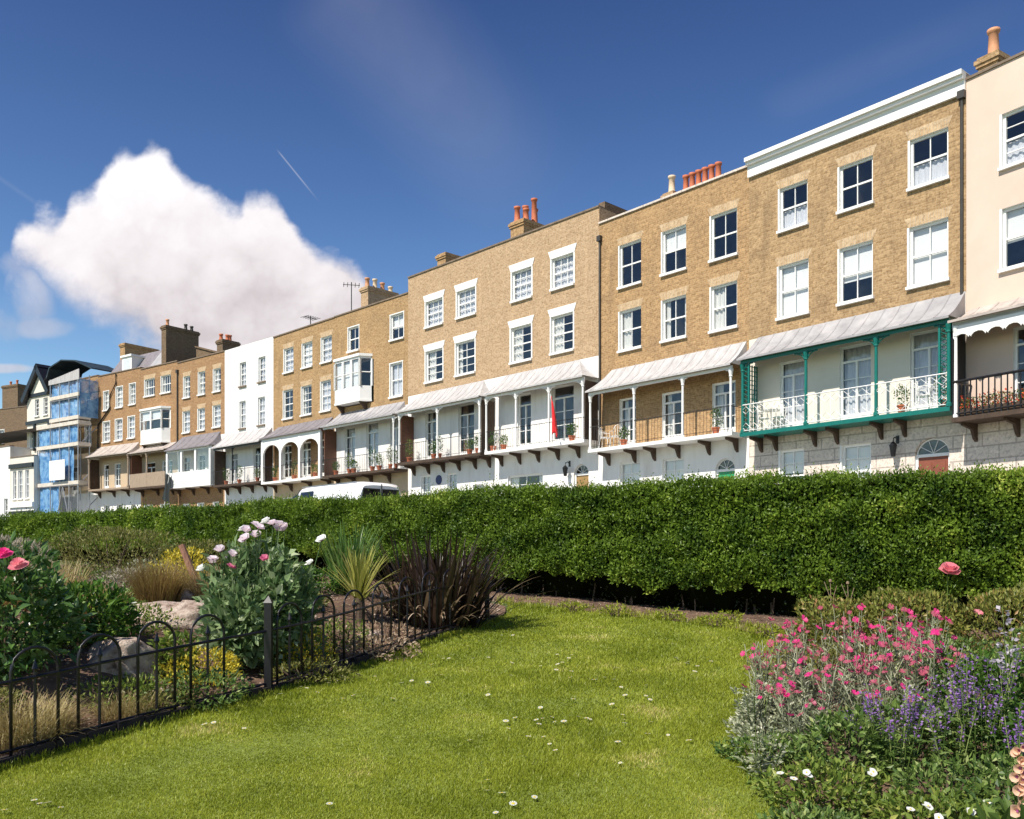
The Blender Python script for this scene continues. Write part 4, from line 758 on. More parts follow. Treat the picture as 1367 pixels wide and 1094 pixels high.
# --- low bay fronted house, far white house, far brick terrace
hb = house('low cream house with dark banded bay windows at the far left end', (-41.3, 74.0), -33.7, 3.6, 7.3, 'first_floor_cream', 'first_floor_cream', 'white_stucco', 3.2, 7.0, wins=[(.4, .95, 3.9, 6.2, 'fullnet'), (1.2, 1.9, 3.9, 6.2, 'fullnet'), (2.3, 2.9, 3.9, 6.2, 'fullnet')], gnd=[(.6, 2.6, .8, 2.3)], head=None, D=4)
for za, zb, m_ in ((6.4, 6.75, 'black_iron'), (2.6, 2.9, 'black_iron'), (3.2, 3.6, 'white_paint')): q = MB(); q.box(-.03, 3.6, -.15, -.003, za, zb); q.build('band', m_, hb)
hw = house('plain white rendered building cut off by the left edge', (-52, 81.4), -34.7, 13, 8.3, 'white_stucco', 'white_stucco', 'white_stucco', 3.4, 6.4, wins=[(8.3, 9.2, 2.0, 4.0, 'drapes'), (10.4, 11.3, 2.0, 4.0, 'drapes'), (12.0, 12.6, 2.0, 4.0, 'drapes'), (9.2, 10.0, 5.0, 6.4, 'drapes')], head=None, D=4)
hk = house('old dark brick building with chimneys beyond the gabled house', (-62, 94), -27, 18.0, 13.6, 'dark_brick', 'orange_brick', 'white_stucco', 3.4, 6.0, wins=[(9, 9.9, 7.2, 8.6), (11, 11.9, 7.2, 8.6), (13.1, 14.0, 7.2, 8.6), (15.2, 16.1, 7.2, 8.6), (9, 9.9, 10.3, 11.6), (11, 11.9, 10.3, 11.6), (13.1, 14, 10.3, 11.6)], head='plain')
make_stack(hk, 8.0, 9.9, 1, 2, 13, 16.3, 'dark_brick', [(8.5, 1.5), (9.3, 1.5)]); make_stack(hk, 12.2, 14.6, 1, 2, 13, 16.2, 'dark_brick', [(12.8, 1.5), (13.8, 1.5)])

# aerials
def aerial(root_ang, loc, label, h=1.6, n=6, span=.8):
    b = MB(); b.tube([(0, 0, 0), (0, 0, h)], .03, 5); b.tube([(-.5, 0, h*.95), (.5, 0, h*.95)], .02, 4)
    for k in range(n): x = -.45+.9*k/(n-1); b.tube([(x, -span/2, h*.95), (x, span/2, h*.95)], .018, 4)
    o = b.build('tv_aerial', 'grey_pipe'); o.location = loc; o.rotation_euler = (0, 0, root_ang); tag(o, label, 'aerial', 'television aerials on the roofs')
def at_house(root, x, y, z):
    a = root.rotation_euler.z; return (root.location.x+x*cos(a)-y*sin(a), root.location.y+x*sin(a)+y*cos(a), root.location.z+z)
aerial(.2, at_house(h4, 5.5, 2, 12.3), 'tv aerial beside the pale chimney stack left of the white lintelled houses', 3.3, 5, .9)
aerial(.9, at_house(h4, 1.7, 1.6, 12.3), 'tv aerial on the roof above the arcaded verandah house', 1.9)
aerial(.9, at_house(h8, 1.1, 1.9, 12.6), 'tv aerial left of the tall dark chimney stack', 3.6, 3, .5)

# ------------------------------------------------------------------ van
def make_van():
    root = empty('parked_van', (-4.50, 30.9, ROAD+.02), math.atan2(.72, -.69), 'white panel van parked on the road behind the hedge, rear windows showing', 'van')
    # stations along the length: x, half width, bottom, shoulder z, roof z, roof half width
    ST = [(0, .86, .32, 1.25, 1.84, .70), (.05, .93, .30, 1.25, 1.93, .74), (.4, .95, .28, 1.25, 1.985, .77), (1.6, .955, .28, 1.25, 2.0, .78), (2.9, .955, .28, 1.25, 1.99, .78), (3.3, .955, .28, 1.22, 1.93, .76), (3.65, .95, .28, 1.18, 1.66, .74), (4.0, .94, .28, 1.12, 1.30, .74), (4.15, .93, .28, 1.06, 1.16, .76), (4.6, .88, .28, .92, .98, .74), (4.75, .80, .32, .70, .80, .66)]
    V = []; F = []; k = 0
    for x, w, b, s, h, rw in ST:
        half = [(w*.9, b), (w, b+.12), (w, s*.7), (w*.995, s), (w*.995-(w-rw)*.45, s+(h-s)*.5), (rw, s+(h-s)*.86), (rw-.08, h-.02), (rw*.45, h+.012)]
        row = [(x, y, z) for y, z in half]+[(x, -y, z) for y, z in half[::-1]]; V += row; k = len(row)
    for i in range(len(ST)-1):
        for j in range(k): a = i*k+j; b = i*k+(j+1) % k; F.append((a, b, b+k, a+k))
    F2 = [tuple(range(k)), tuple(range((len(ST)-1)*k, len(ST)*k))[::-1]]
    me = bpy.data.meshes.new('body'); me.from_pydata(V, [], F+F2); me.polygons.foreach_set('use_smooth', [True]*len(F)+[False]*2); me.update(); body = link('body', me, 'van_white', root)
    for s in (-1, 1):
        q = MB(); q.poly([(-.03, s*.07, 1.22), (-.03, s*.76, 1.22), (-.025, s*.66, 1.70), (-.025, s*.07, 1.70)][::s]); q.prismx([(s*.05, 1.2), (s*.79, 1.2), (s*.69, 1.74), (s*.05, 1.74)], -.022, .01, 1); q.build('rear_window', ['van_glass', 'black_iron'], root)
        q = MB(); q.box(-.03, .05, s*.80-.05, s*.80+.05, .75, 1.15); q.build('tail_light', 'lamp_red', root)
        q = MB(); q.poly([(3.35, s*.955, 1.24), (3.95, s*.95, 1.20), (3.62, s*.86, 1.62), (3.25, s*.845, 1.75)]); q.poly([(3.2, s*.96, 1.25), (2.35, s*.962, 1.27), (2.4, s*.85, 1.78), (3.12, s*.85, 1.77)]); q.build('side_window', 'van_glass', root)
        for x in (.95, 3.95):
            q = MB(); pr = [(0, 0), (.34, 0), (.345, .04), (.345, .18), (.34, .22), (0, .22)]; q.lathe(pr, (0, 0, 0), 18); wl = q.build('wheel', 'tyre', root); wl.location = (x, s*.96-(.22 if s > 0 else 0), .345); wl.rotation_euler = (radians(-90), 0, 0)
            r_ = MB(); r_.lathe([(0, -.01), (.2, -.01), (.21, .01)] if s < 0 else [(.21, .21), (.2, .23), (0, .23)], (0, 0, 0), 14); r_.build('rim', 'hub_grey', wl)
    q = MB(); q.poly([(3.40, -.70, 1.88), (3.40, .70, 1.88), (4.10, .80, 1.22), (4.10, -.80, 1.22)][::-1]); q.build('windscreen', 'van_glass', root)
    q = MB(); q.box(-.035, -.02, -.015, .015, .45, 1.9); q.box(-.1, .05, -.85, .85, .35, .5); q.build('rear_bumper', 'grey_pipe', root)
    for s in (-1, 1): q = MB(); q.box(.3, 3.2, s*.74-.015, s*.74+.015, 1.955, 1.975); q.build('roof_gutter', 'hub_grey', root)
make_van(); bpy.data.objects['parked_van'].scale = (1.2, 1.06, 1.02)

# ------------------------------------------------------------------ things on the balconies
def at_house(root, x, y, z):
    a = root.rotation_euler.z; return (root.location.x+x*cos(a)-y*sin(a), root.location.y+x*sin(a)+y*cos(a), root.location.z+z)
def place(o, root, x, y, z, rz=0): o.location = at_house(root, x, y, z); o.rotation_euler = (0, 0, root.rotation_euler.z+rz)
def make_chair(mat):
    c = empty('balcony_chair', (0, 0, 0))
    q = MB(); q.lathe([(0, .44), (.2, .44), (.21, .46), (.19, .475), (0, .475)], (0, 0, 0), 14); q.build('seat', mat, c)
    for sx_ in (-1, 1):
        for sy in (-1, 1): q = MB(); q.tube([(sx_*.15, sy*.15, .45), (sx_*.2, sy*.2, 0)], .014, 5); q.build('leg', mat, c)
    q = MB(); arc = [(.19*cos(t), .17+.02*sin(t), .6+.3*sin(t)) for t in np.linspace(0, pi, 9)]
    q.tube([(.17, .15, .45), (.19, .17, .6)]+arc[1:-1]+[(-.19, .17, .6), (-.17, .15, .45)], .014, 5)
    for k in (-.1, 0, .1): q.tube([(k, .17, .46), (k, .18, .84)], .01, 4)
    q.tube([(.19, .17, .66), (.22, -.12, .66), (.19, -.15, .45)], .012, 4); q.tube([(-.19, .17, .66), (-.22, -.12, .66), (-.19, -.15, .45)], .012, 4); q.build('backrest', mat, c); return c
ch = make_chair('white_paint'); first = True
for root, x, y, rz, lab in ((hg, .95, -.5, 2.2, 'white wrought chair nearest the left end of the green verandah'), (hg, 1.5, -.45, -2.0, 'white wrought chair facing the first one on the green verandah'), (hg, 6.5, -.5, 2.2, 'white wrought chair left of the right trellis on the green verandah'), (hg, 7.0, -.45, -2.2, 'white wrought chair tucked against the right trellis of the green verandah'),
                            (h2, .75, -.45, 2.0, 'white chair at the left end of the brick verandah'), (h2, 1.35, -.45, -2.0, 'second white chair from the left on the brick verandah'), (h3b, .8, -.5, 2.0, 'white chair on the balcony left of the red flag')):
    c = ch if first else copy_tree(ch); first = False; place(c, root, x, y, {hg.name: 3.4, h2.name: 3.5}.get(root.name, 3.95), rz); tag(c, lab, 'chair', 'white chairs on the balconies')
tb = MB(); tb.lathe([(0, .7), (.32, .7), (.33, .72), (0, .73)], (0, 0, 0), 16); tb.lathe([(.02, .02), (.02, .7)], (0, 0, 0), 8); tb.lathe([(0, 0), (.2, 0), (.2, .02), (0, .03)], (0, 0, 0), 12); t1 = tb.build('round_table', 'white_paint')
place(t1, hg, 1.22, -.45, 3.4); tag(t1, 'small round white table between two chairs on the green verandah', 'table')
# red flag on a short pole
fl = empty('flag', at_house(h3b, 4.95, -.86, 4.0), h3b.rotation_euler.z, 'limp red flag on a short pole over the white balcony', 'flag')
q = MB(); q.tube([(-.15, 0, .3), (-.32, -.25, 2.0)], .02, 6); q.build('flagpole', 'white_paint', fl)
nx, nz = 14, 18; V = []; Fq = []
for j in range(nz):
    for i in range(nx):
        a, e = i/(nx-1), j/(nz-1); V.append((-.31+.10*e+a*(.12+.26*e), -.2+.08*sin(a*9+e*3)*(0.4+e)-.05*a, 1.9-e*1.55-a*.2+.06*sin(a*6+e*5)))
for j in range(nz-1):
    for i in range(nx-1): a = j*nx+i; Fq.append((a, a+1, a+1+nx, a+nx))
fo = npmesh('cloth', V, Fq, 'flag_red', fl, smooth=True); md = fo.modifiers.new('thick', 'SOLIDIFY'); md.thickness = .008
# dark banner hanging by the gallery house
bn = empty('banner_pole', at_house(h7, .35, -1.05, 2.9), h7.rotation_euler.z, 'black cloth drooping from a slanted pole in front of the white gallery', 'banner')
q = MB(); q.tube([(-.5, 0, -.8), (.5, 0, 2.3)], .03, 6); q.build('pole', 'white_paint', bn)
V = [(-.55+.65*e+a*.95*(1-.35*e), .05*sin(a*9+e*4)-.04, .3+1.8*e-.35*a) for e in np.linspace(0, 1, 10) for a in np.linspace(0, 1, 8)]
npmesh('cloth', V, [(j*8+i, j*8+i+1, j*8+i+9, j*8+i+8) for j in range(9) for i in range(7)], 'black_iron', bn, smooth=True)
def lantern(root, x, z, lab):
    o = empty('wall_lantern', at_house(root, x, 0, z), root.rotation_euler.z, lab, 'lantern', 'black lanterns beside the arched doors')
    q = MB(); q.tube([(0, -.01, .35), (0, -.12, .45), (0, -.26, .40), (0, -.28, .3)], .018, 6); q.box(-.05, .05, -.02, 0, .25, .5); q.build('arm', 'black_iron', o)
    q = MB(); q.lathe([(0, .3), (.04, .28), (.13, .18), (.13, .16)], (0, -.28, 0), 6); q.lathe([(.12, .16), (.07, -.16), (0, -.18)], (0, -.28, 0), 6); q.build('lamp_housing', 'black_iron', o)
lantern(hg, 5.45, 2.35, 'black lantern on the stone wall left of the red arched door'); lantern(h3b, 4.72, 2.75, 'black lantern on the white wall left of the oak arched door')

# ------------------------------------------------------------------ foliage helpers
def unit(v): return v/np.maximum(np.linalg.norm(v, axis=1, keepdims=True), 1e-6)
def leaves(P, ax, nr, Ln, Wd, fold=.18, curl=.0):
    """diamond leaves: P base, ax direction, nr rough normal"""
    n = len(P); ax = unit(ax); sd = unit(np.cross(ax, nr)); nn = np.cross(sd, ax); Ln = np.broadcast_to(Ln, n)[:, None]; Wd = np.broadcast_to(Wd, n)[:, None]
    m = P+ax*Ln*.45; V = np.stack([P, m+sd*Wd*.5+nn*Wd*fold, P+ax*Ln-nn*Ln*curl, m-sd*Wd*.5+nn*Wd*fold], 1).reshape(-1, 3)
    return V, np.arange(4*n).reshape(n, 4)
def join(*vf):
    V = []; F = []; k = 0
    for v_, f_ in vf: V.append(v_); F.append(f_+k); k += len(v_)
    return np.concatenate(V), np.concatenate(F)
def straps(base, az, tilt, Ln, Wd, droop, seg=6, fold=.25, taper=.85):
    """arching strap leaves as ribbons of quads"""
    n = len(base); V = []; az = np.asarray(az); t = np.linspace(0, 1, seg+1); th = np.asarray(tilt)[:, None]+np.asarray(droop)[:, None]*t[None]**1.5
    ds = np.asarray(Ln)[:, None]/seg; r = np.concatenate([np.zeros((n, 1)), np.cumsum(np.sin(th[:, :-1])*ds, 1)], 1); z = np.concatenate([np.zeros((n, 1)), np.cumsum(np.cos(th[:, :-1])*ds, 1)], 1)
    cxp = base[:, 0:1]+r*np.cos(az)[:, None]; cyp = base[:, 1:2]+r*np.sin(az)[:, None]; czp = base[:, 2:3]+z
    w = np.asarray(Wd)[:, None]*.5*(1-t[None]**2.2*taper)*(.55+.45*np.minimum(1, t[None]*4)); sx_, sy_ = -np.sin(az)[:, None], np.cos(az)[:, None]
    Lf = np.stack([cxp+sx_*w, cyp+sy_*w, czp+w*fold], 2); Rt = np.stack([cxp-sx_*w, cyp-sy_*w, czp+w*fold], 2)
    V = np.stack([Lf, Rt], 2).reshape(-1, 3); k = 2*(seg+1); F = []
    b = (np.arange(n)*k)[:, None]; j = np.arange(seg)[None]*2; a = b+j; F = np.stack([a, a+1, a+3, a+2], 2).reshape(-1, 4); return V, F
def wob(P, f, seed):
    r = np.random.default_rng(seed); o = np.zeros(len(P))
    for k in range(7): d = r.normal(size=3); d /= np.linalg.norm(d); o += np.sin(P@d*f*r.uniform(.6, 2.2)+r.uniform(0, 6))
    return o/3.5
def bush_leaves(c, rad, n, L_, W_, seed=0, lump=.28, zmin=-.95, outward=.6, up=.3, shell=.35):
    r = np.random.default_rng(seed); d = unit(r.normal(size=(n*2, 3))); d = d[d[:, 2] > zmin][:n]; m = len(d)
    k = 1+lump*wob(d, 3.5, seed+1); rr = (1-shell*r.random(m)**1.6)*k; P = np.array(c)+d*rr[:, None]*np.array(rad)
    ax = d*outward+r.normal(size=(m, 3))*.55+np.array([0, 0, up]); nr = r.normal(size=(m, 3))*.7+d+np.array([0, 0, .5])
    return leaves(P, ax, nr, L_*r.uniform(.6, 1.3, m), W_*r.uniform(.7, 1.2, m))
def gz(x, y): return float(ground(x, y))
def rootstems(b, c, rad, n, r0, seed=0, h0=0.0):
    r = random.Random(seed)
    for k in range(n):
        a = r.uniform(0, 2*pi); q = r.uniform(.2, .8); e = (c[0]+rad[0]*q*cos(a), c[1]+rad[1]*q*sin(a), c[2]+rad[2]*r.uniform(0, .6))
        b.tube([(c[0]+.06*cos(a), c[1]+.06*sin(a), h0), ((c[0]+e[0])/2+r.uniform(-.04, .04), (c[1]+e[1])/2, (h0+e[2])/2), e], [r0, r0*.8, r0*.45], 5)
def shrub(name, label, cat, x, y, rx, ry, h, n, L_, W_, mat, seed=0, lump=.28, stem='bark', group=None, low=.0, up=.3, sink=.0):
    g = gz(x, y)-sink; root = empty(name, (x, y, g), 0, label, cat, group)
    c = (0, 0, low+(h-low)/2); rad = (rx, ry, (h-low)/2); v_, f_ = bush_leaves(c, rad, n, L_, W_, seed, lump, -1, .6, up); v_[:, 2] = np.maximum(v_[:, 2], -.02)
    npmesh('foliage', v_, f_, mat, root); b = MB(); rootstems(b, c, rad, 9, .012, seed, -.03); b.build('stem', stem, root); return root

# ------------------------------------------------------------------ hedge
hd = empty('hedge', (0, 14.75, gz(0, 14.9)), 0, 'long clipped green hedge running across the garden in front of the crescent', 'hedge')
off = np.array([0, 14.75, gz(0, 14.9)])
seg = HP[::-1]; sl_ = np.concatenate([[0], np.cumsum(np.hypot(*np.diff(seg, axis=0).T))]); tot = sl_[-1]
def hline(s): return np.stack([np.interp(s, sl_, seg[:, 0]), np.interp(s, sl_, seg[:, 1])], 1)
def hnorm(s): d = hline(np.minimum(s+.4, tot))-hline(np.maximum(s-.4, 0)); d = unit(d); return np.stack([d[:, 1], -d[:, 0]], 1)
TOPZ = 3.25
def hedge_pts(n, s0, s1, lay, seed):
    r = np.random.default_rng(seed); s = r.uniform(s0, s1, n); p = hline(s); nm = hnorm(s); gb = ground(p[:, 0]-nm[:, 0]*-.05, p[:, 1]-.1)
    zb = gb+.40+.05*np.sin(s*2.1)+.04*np.sin(s*5.3+1)+.04*np.sin(s*11)+.03*np.sin(s*23); zb = np.minimum(zb, TOPZ-.55); zt = TOPZ+.03*np.sin(s*1.3)+.02*np.sin(s*6.7)
    if lay == 'front':
        z = zb+(zt-zb)*r.random(n); d = .045*wob(np.stack([s, z*1.3, s*0], 1), 4.5, 5)+.045*wob(np.stack([s, z, s*0], 1), 14, 6)-.18*r.random(n)**1.5
        f = (z-zb)/(zt-zb); d = d-.10*np.clip(1-f*5, 0, 1)-.05*np.clip((f-.93)/.07, 0, 1)
        q = p+nm*d[:, None]; N3 = np.stack([nm[:, 0], nm[:, 1], .25+0*s], 1)
    else:
        w = r.uniform(0, 1.25, n); q = p-nm*w[:, None]; z = zt+.03*r.normal(size=n)+.03*wob(np.stack([s, w, s*0], 1), 9, 8); N3 = np.stack([nm[:, 0]*.1, nm[:, 1]*.1, 1+0*s], 1)
    return np.column_stack([q, z]), N3, s
out = []
for (s0, s1, n, sc_) in ((0, tot*.35, 16000, 1.8), (tot*.35, tot*.55, 34000, 1.25), (tot*.55, tot*.87, 150000, .95), (tot*.87, tot, 9000, 1.3)):
    P, N3, s = hedge_pts(n, s0, s1, 'front', int(s0*10)+1); r = np.random.default_rng(int(s0)+3)
    ax = N3*.5+r.normal(size=P.shape)*.6+np.array([0, 0, .45]); nr = N3+r.normal(size=P.shape)*.55+np.array([0, 0, .35])
    out.append(leaves(P, ax, nr, .062*sc_*r.uniform(.6, 1.3, len(P)), .034*sc_*r.uniform(.7, 1.2, len(P))))
    P, N3, s = hedge_pts(n//5, s0, s1, 'top', int(s0*10)+2); ax = r.normal(size=P.shape)*.5+np.array([0, 0, .8]); out.append(leaves(P, ax, r.normal(size=P.shape), .055*sc_*r.uniform(.6, 1.3, len(P)), .028*sc_))
    # young shoots standing up out of the clipped top and the face
    ns = n//60; P, N3, s = hedge_pts(ns, s0, s1, 'top', int(s0*10)+4); P[:, :2] = hline(s)-hnorm(s)*r.uniform(-.02, .5, ns)[:, None]; hh = r.uniform(.03, .14, ns)*(1+.6*(r.random(ns) > .9))
    for k in range(5):
        Q = P+np.stack([0*hh, 0*hh, hh*(k/4)-.02], 1)+r.normal(size=P.shape)*.006; ax = r.normal(size=P.shape)*.5+np.array([0, 0, .9]); out.append(leaves(Q, ax, r.normal(size=P.shape), .042*sc_, .02*sc_))
v_, f_ = join(*out); npmesh('foliage', v_-off, f_, 'hedge_leaf', hd)
# twiggy inside of the hedge, its shade put into a near-black colour
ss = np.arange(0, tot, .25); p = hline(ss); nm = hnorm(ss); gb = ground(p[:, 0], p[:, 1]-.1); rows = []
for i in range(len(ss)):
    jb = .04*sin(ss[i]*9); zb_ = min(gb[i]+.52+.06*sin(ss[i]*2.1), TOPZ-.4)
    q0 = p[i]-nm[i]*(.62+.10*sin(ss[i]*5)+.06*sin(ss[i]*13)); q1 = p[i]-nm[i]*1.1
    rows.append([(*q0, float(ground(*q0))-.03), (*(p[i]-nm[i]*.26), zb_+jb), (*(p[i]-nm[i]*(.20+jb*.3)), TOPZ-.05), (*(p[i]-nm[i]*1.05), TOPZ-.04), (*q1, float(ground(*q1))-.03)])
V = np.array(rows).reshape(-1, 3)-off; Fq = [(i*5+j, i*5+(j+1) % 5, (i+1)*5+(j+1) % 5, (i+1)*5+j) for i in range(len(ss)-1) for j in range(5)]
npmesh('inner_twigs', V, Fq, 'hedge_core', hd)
r = random.Random(4); b = MB(); s = tot*.3
while s < tot-.2:
    for k in range(r.choice((2, 2, 3))):
        p0 = hline(np.array([s+r.uniform(-.1, .1)]))[0]; n0 = hnorm(np.array([s]))[0]; d = r.uniform(.4, 1.0); x, y = p0-n0*d; g = gz(x, y-.3)
        b.tube([(x, y, g-.05), (x+r.uniform(-.05, .05), y+r.uniform(-.04, .04), g+.3), (x+r.uniform(-.14, .14), y-r.uniform(-.1, .1), g+.7)], [r.uniform(.010, .022), .011, .007], 5)
    s += r.uniform(.22, .5)
b.v = [(x-off[0], y-off[1], z-off[2]) for x, y, z in b.v]; b.build('stem', 'bark', hd)
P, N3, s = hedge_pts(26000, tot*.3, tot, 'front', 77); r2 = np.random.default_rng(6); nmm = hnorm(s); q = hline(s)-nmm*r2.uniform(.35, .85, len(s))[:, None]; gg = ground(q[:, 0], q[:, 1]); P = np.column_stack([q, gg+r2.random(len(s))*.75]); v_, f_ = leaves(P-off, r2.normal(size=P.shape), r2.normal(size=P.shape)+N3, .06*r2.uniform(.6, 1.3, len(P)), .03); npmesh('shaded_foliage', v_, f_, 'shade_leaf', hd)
tag(sheet('hedge_bank', np.arange(-30, 16, .3), np.arange(6, 34, .3), 'soil', .004, fn=lambda X, Y: np.where((np.interp(X, HP[::-1, 0], HP[::-1, 1])-.45 < Y) & (Y < np.interp(X, HP[::-1, 0], HP[::-1, 1])+2.1), ground(X, Y), ground(X, Y)-.25)), kind='structure')

# ------------------------------------------------------------------ grass, daisies
def in_lawn(x, y, m=.03): return (x > fence_x(y)+m) & (x < bed_x(y)-m+.06*np.sin(y*7)+.04*np.sin(y*17)) & (y < hedge_y(x)-.35)
r = np.random.default_rng(11); n = 900000; y = 4.6*np.exp(r.random(n)*np.log(14.2/4.6)); x = r.uniform(-.62, .62, n)*y; k = in_lawn(x, y) & (r.random(n) < .55+.9*wob(np.stack([x, y, 0*x], 1), 5, 3)*.25+.2)
x, y = x[k], y[k]; n = len(x); sc_ = np.clip(y/7, .75, 2.0); patch = wob(np.stack([x, y, 0*x], 1), 2.2, 9)
h = .022*sc_**.6*r.uniform(.5, 1.35, n)*(1+.35*patch); a = r.uniform(0, 2*pi, n); w = .0042*sc_; tl = r.uniform(.1, 1.0, n)*h; b2 = r.uniform(0, 2*pi, n); z = ground(x, y)-.004
V = np.stack([np.stack([x-np.cos(a)*w, y-np.sin(a)*w, z], 1), np.stack([x+np.cos(a)*w, y+np.sin(a)*w, z], 1), np.stack([x+np.cos(b2)*tl, y+np.sin(b2)*tl, z+h], 1)], 1).reshape(-1, 3)
g1 = npmesh('grass', V, np.arange(3*n).reshape(n, 3), 'grass_blade'); tag(g1, kind='stuff', label='short mown lawn grass with paler worn patches', cat='grass')
# longer tufts along the edging, the bed's edge and the soil strip
pts = []
for k in range(420):
    yy = random.uniform(4.4, 13); pts.append((fence_x(yy)+random.uniform(.02, .12), yy, .05))
for k in range(260): yy = random.uniform(8, 13.2); pts.append((bed_x(yy)+random.uniform(-.25, .5), yy, .07))
for k in range(120): xx = random.uniform(-.2, 3.3); pts.append((xx, hedge_y(xx)-random.uniform(.1, .9), .06))
P = np.array(pts); m = 14; base = np.repeat(P, m, 0)+np.random.default_rng(2).normal(size=(len(P)*m, 3))*[.035, .035, 0]; rr = np.random.default_rng(3); nb = len(base)
base3 = np.column_stack([base[:, 0], base[:, 1], ground(base[:, 0], base[:, 1])-.005]); v_, f_ = straps(base3, rr.uniform(0, 2*pi, nb), rr.uniform(.05, .5, nb), base[:, 2]*rr.uniform(.6, 1.6, nb), np.full(nb, .009), rr.uniform(.2, 1, nb), 3, .1)
tag(npmesh('edge_grass', v_, f_, 'grass_blade'), kind='stuff', label='longer unmown tufts along the edges of the lawn', cat='grass')
def flower_disc(b, c, R_, n, mi, cup=.15, wid=.5, tilt=(0, 0), inner=0, eye=None, er=.3):
    tx, ty = tilt[0], -tilt[1]
    def T(x, y, z): return (c[0]+x+z*tx, c[1]+y+z*ty, c[2]+z-x*tx-y*ty)
    for k in range(n):
        a = 2*pi*k/n+.3; ww = wid*2*pi/n; q = []
        for rr_, dw, zz in ((inner, .25, 0), (R_*.55, .9, cup*R_*.5), (R_, .75, cup*R_)):
            q.append((rr_*cos(a-ww*dw), rr_*sin(a-ww*dw), zz)); q.append((rr_*cos(a+ww*dw), rr_*sin(a+ww*dw), zz))
        q = [T(*p_) for p_ in q]; b.poly([q[0], q[2], q[3], q[1]], mi); b.poly([q[2], q[4], q[5], q[3]], mi)
    if eye is not None:
        for k in range(6): a, e = 2*pi*k/6, 2*pi*(k+1)/6; b.poly([T(0, 0, er*R_*.9), T(er*R_*cos(a), er*R_*sin(a), er*R_*.4), T(er*R_*cos(e), er*R_*sin(e), er*R_*.4)], eye)
b = MB(); flower_disc(b, (0, 0, .045), .016, 10, 0, .2, .42, eye=1, er=.45); b.tube([(0, 0, 0), (0, 0, .045)], .0012, 4, 2); dz0 = b.build('daisy', ['white_petal', 'yellow_petal', 'strap_green'])
spots = []
rd = random.Random(5)
for cx_, cy_, m in ((.15, 7.6, 9), (.62, 7.7, 5), (1.05, 7.0, 5), (-.1, 5.8, 6), (1.9, 9.8, 7), (-1.9, 8.5, 7), (-1.2, 8.7, 6), (-3.0, 5.6, 6), (-.6, 9.9, 5), (.5, 9.9, 5), (-.3, 11.4, 4), (-2.4, 7.4, 4), (1.2, 8.7, 6)):
    for k in range(m): spots.append((cx_+rd.gauss(0, .16), cy_+rd.gauss(0, .22)))
for k in range(26): yy = rd.uniform(5.5, 11); spots.append((rd.uniform(-.28, .2)*yy, yy))
first = True
for x_, y_ in spots:
    if not in_lawn(np.array(x_), np.array(y_), .1): continue
    o = dz0 if first else dz0.copy()
    if not first: COL.objects.link(o)
    first = False; o.location = (x_, y_, gz(x_, y_)-.005); o.rotation_euler = (rd.uniform(-.3, .3), rd.uniform(-.3, .3), rd.uniform(0, 6)); s_ = rd.uniform(1.0, 1.7); o.scale = (s_, s_, rd.uniform(.7, 1.0)); tag(o, 'tiny white daisy growing in the short lawn grass', 'daisy', 'daisies scattered over the lawn')

# ------------------------------------------------------------------ edging and hoop fence
ed = [( fence_x(y_), y_) for y_ in np.arange(2.0, 13.0, .21)]; b = MB(); rd = random.Random(8)
for (xa, ya), (xb, yb) in zip(ed[:-1], ed[1:]):
    d = Vector((xb-xa, yb-ya)).normalized(); n_ = (d.y, -d.x); w = rd.uniform(.045, .06); zt_ = max(gz(xa, ya), gz(xb, yb))
    z0, z1 = gz(xa+.1, ya)-.06, gz(xb+.1, yb)-.06; hh = rd.uniform(.11, .15); k = len(b.v); e0, e1 = .008, .008
    for (px, py, zb_) in ((xa+d.x*e0, ya+d.y*e0, z0), (xb-d.x*e1, yb-d.y*e1, z1)):
        for s_ in (-1, 1): b.v += [(px+n_[0]*w*s_, py+n_[1]*w*s_, zb_), (px+n_[0]*w*.8*s_, py+n_[1]*w*.8*s_, zb_+hh)]
    b.f += [(k, k+4, k+5, k+1), (k+1, k+5, k+7, k+3), (k+3, k+7, k+6, k+2), (k, k+1, k+3, k+2), (k+4, k+6, k+7, k+5)]; b.m += [0]*5
tag(b.build('stone_edging', 'stone_edging'), kind='structure')
fc = empty('hoop_fence', (-2.33, 8.6, gz(-2.2, 8.6)), 0, 'low black iron hoop topped fence between the lawn and the rockery', 'fence')
fo_ = np.array([-2.33, 8.6, gz(-2.2, 8.6)])
fs = FP[1:6]; fl_ = np.concatenate([[0], np.cumsum(np.hypot(*np.diff(fs, axis=0).T))])
def fpt(s): x = np.interp(s, fl_, fs[:, 0]); y_ = np.interp(s, fl_, fs[:, 1]); return np.array([x, y_, gz(x+.1, y_)])-fo_
SP = .178; rail = []; n_b = 0; s = .12; rd = random.Random(3)
mid_s = float(np.interp(8.6, fs[:, 1], fl_))
for s_ in (0, mid_s, fl_[-1]):
    p_ = fpt(s_); b = MB(); b.box(p_[0]-.034, p_[0]+.034, p_[1]-.034, p_[1]+.034, p_[2]-.05, p_[2]+.86); k = len(b.v); b.v += [(p_[0]+a*.042, p_[1]+c*.042, p_[2]+.861) for a, c in ((-1, -1), (1, -1), (1, 1), (-1, 1))]+[(p_[0], p_[1], p_[2]+.93)]; b.f += [(k, k+1, k+4), (k+1, k+2, k+4), (k+2, k+3, k+4), (k+3, k, k+4), (k, k+3, k+2, k+1)]; b.m += [0]*5; b.build('post', 'fence_iron', fc)
for zr, rr_ in ((.60, .0145), (.10, .012)):
    b = MB(); b.tube([tuple(fpt(t_)+[0, 0, zr+.012*sin(t_*1.1)]) for t_ in np.arange(0, fl_[-1], .3)]+[tuple(fpt(fl_[-1])+[0, 0, zr])], rr_, 6); b.build('rail', 'fence_iron', fc)
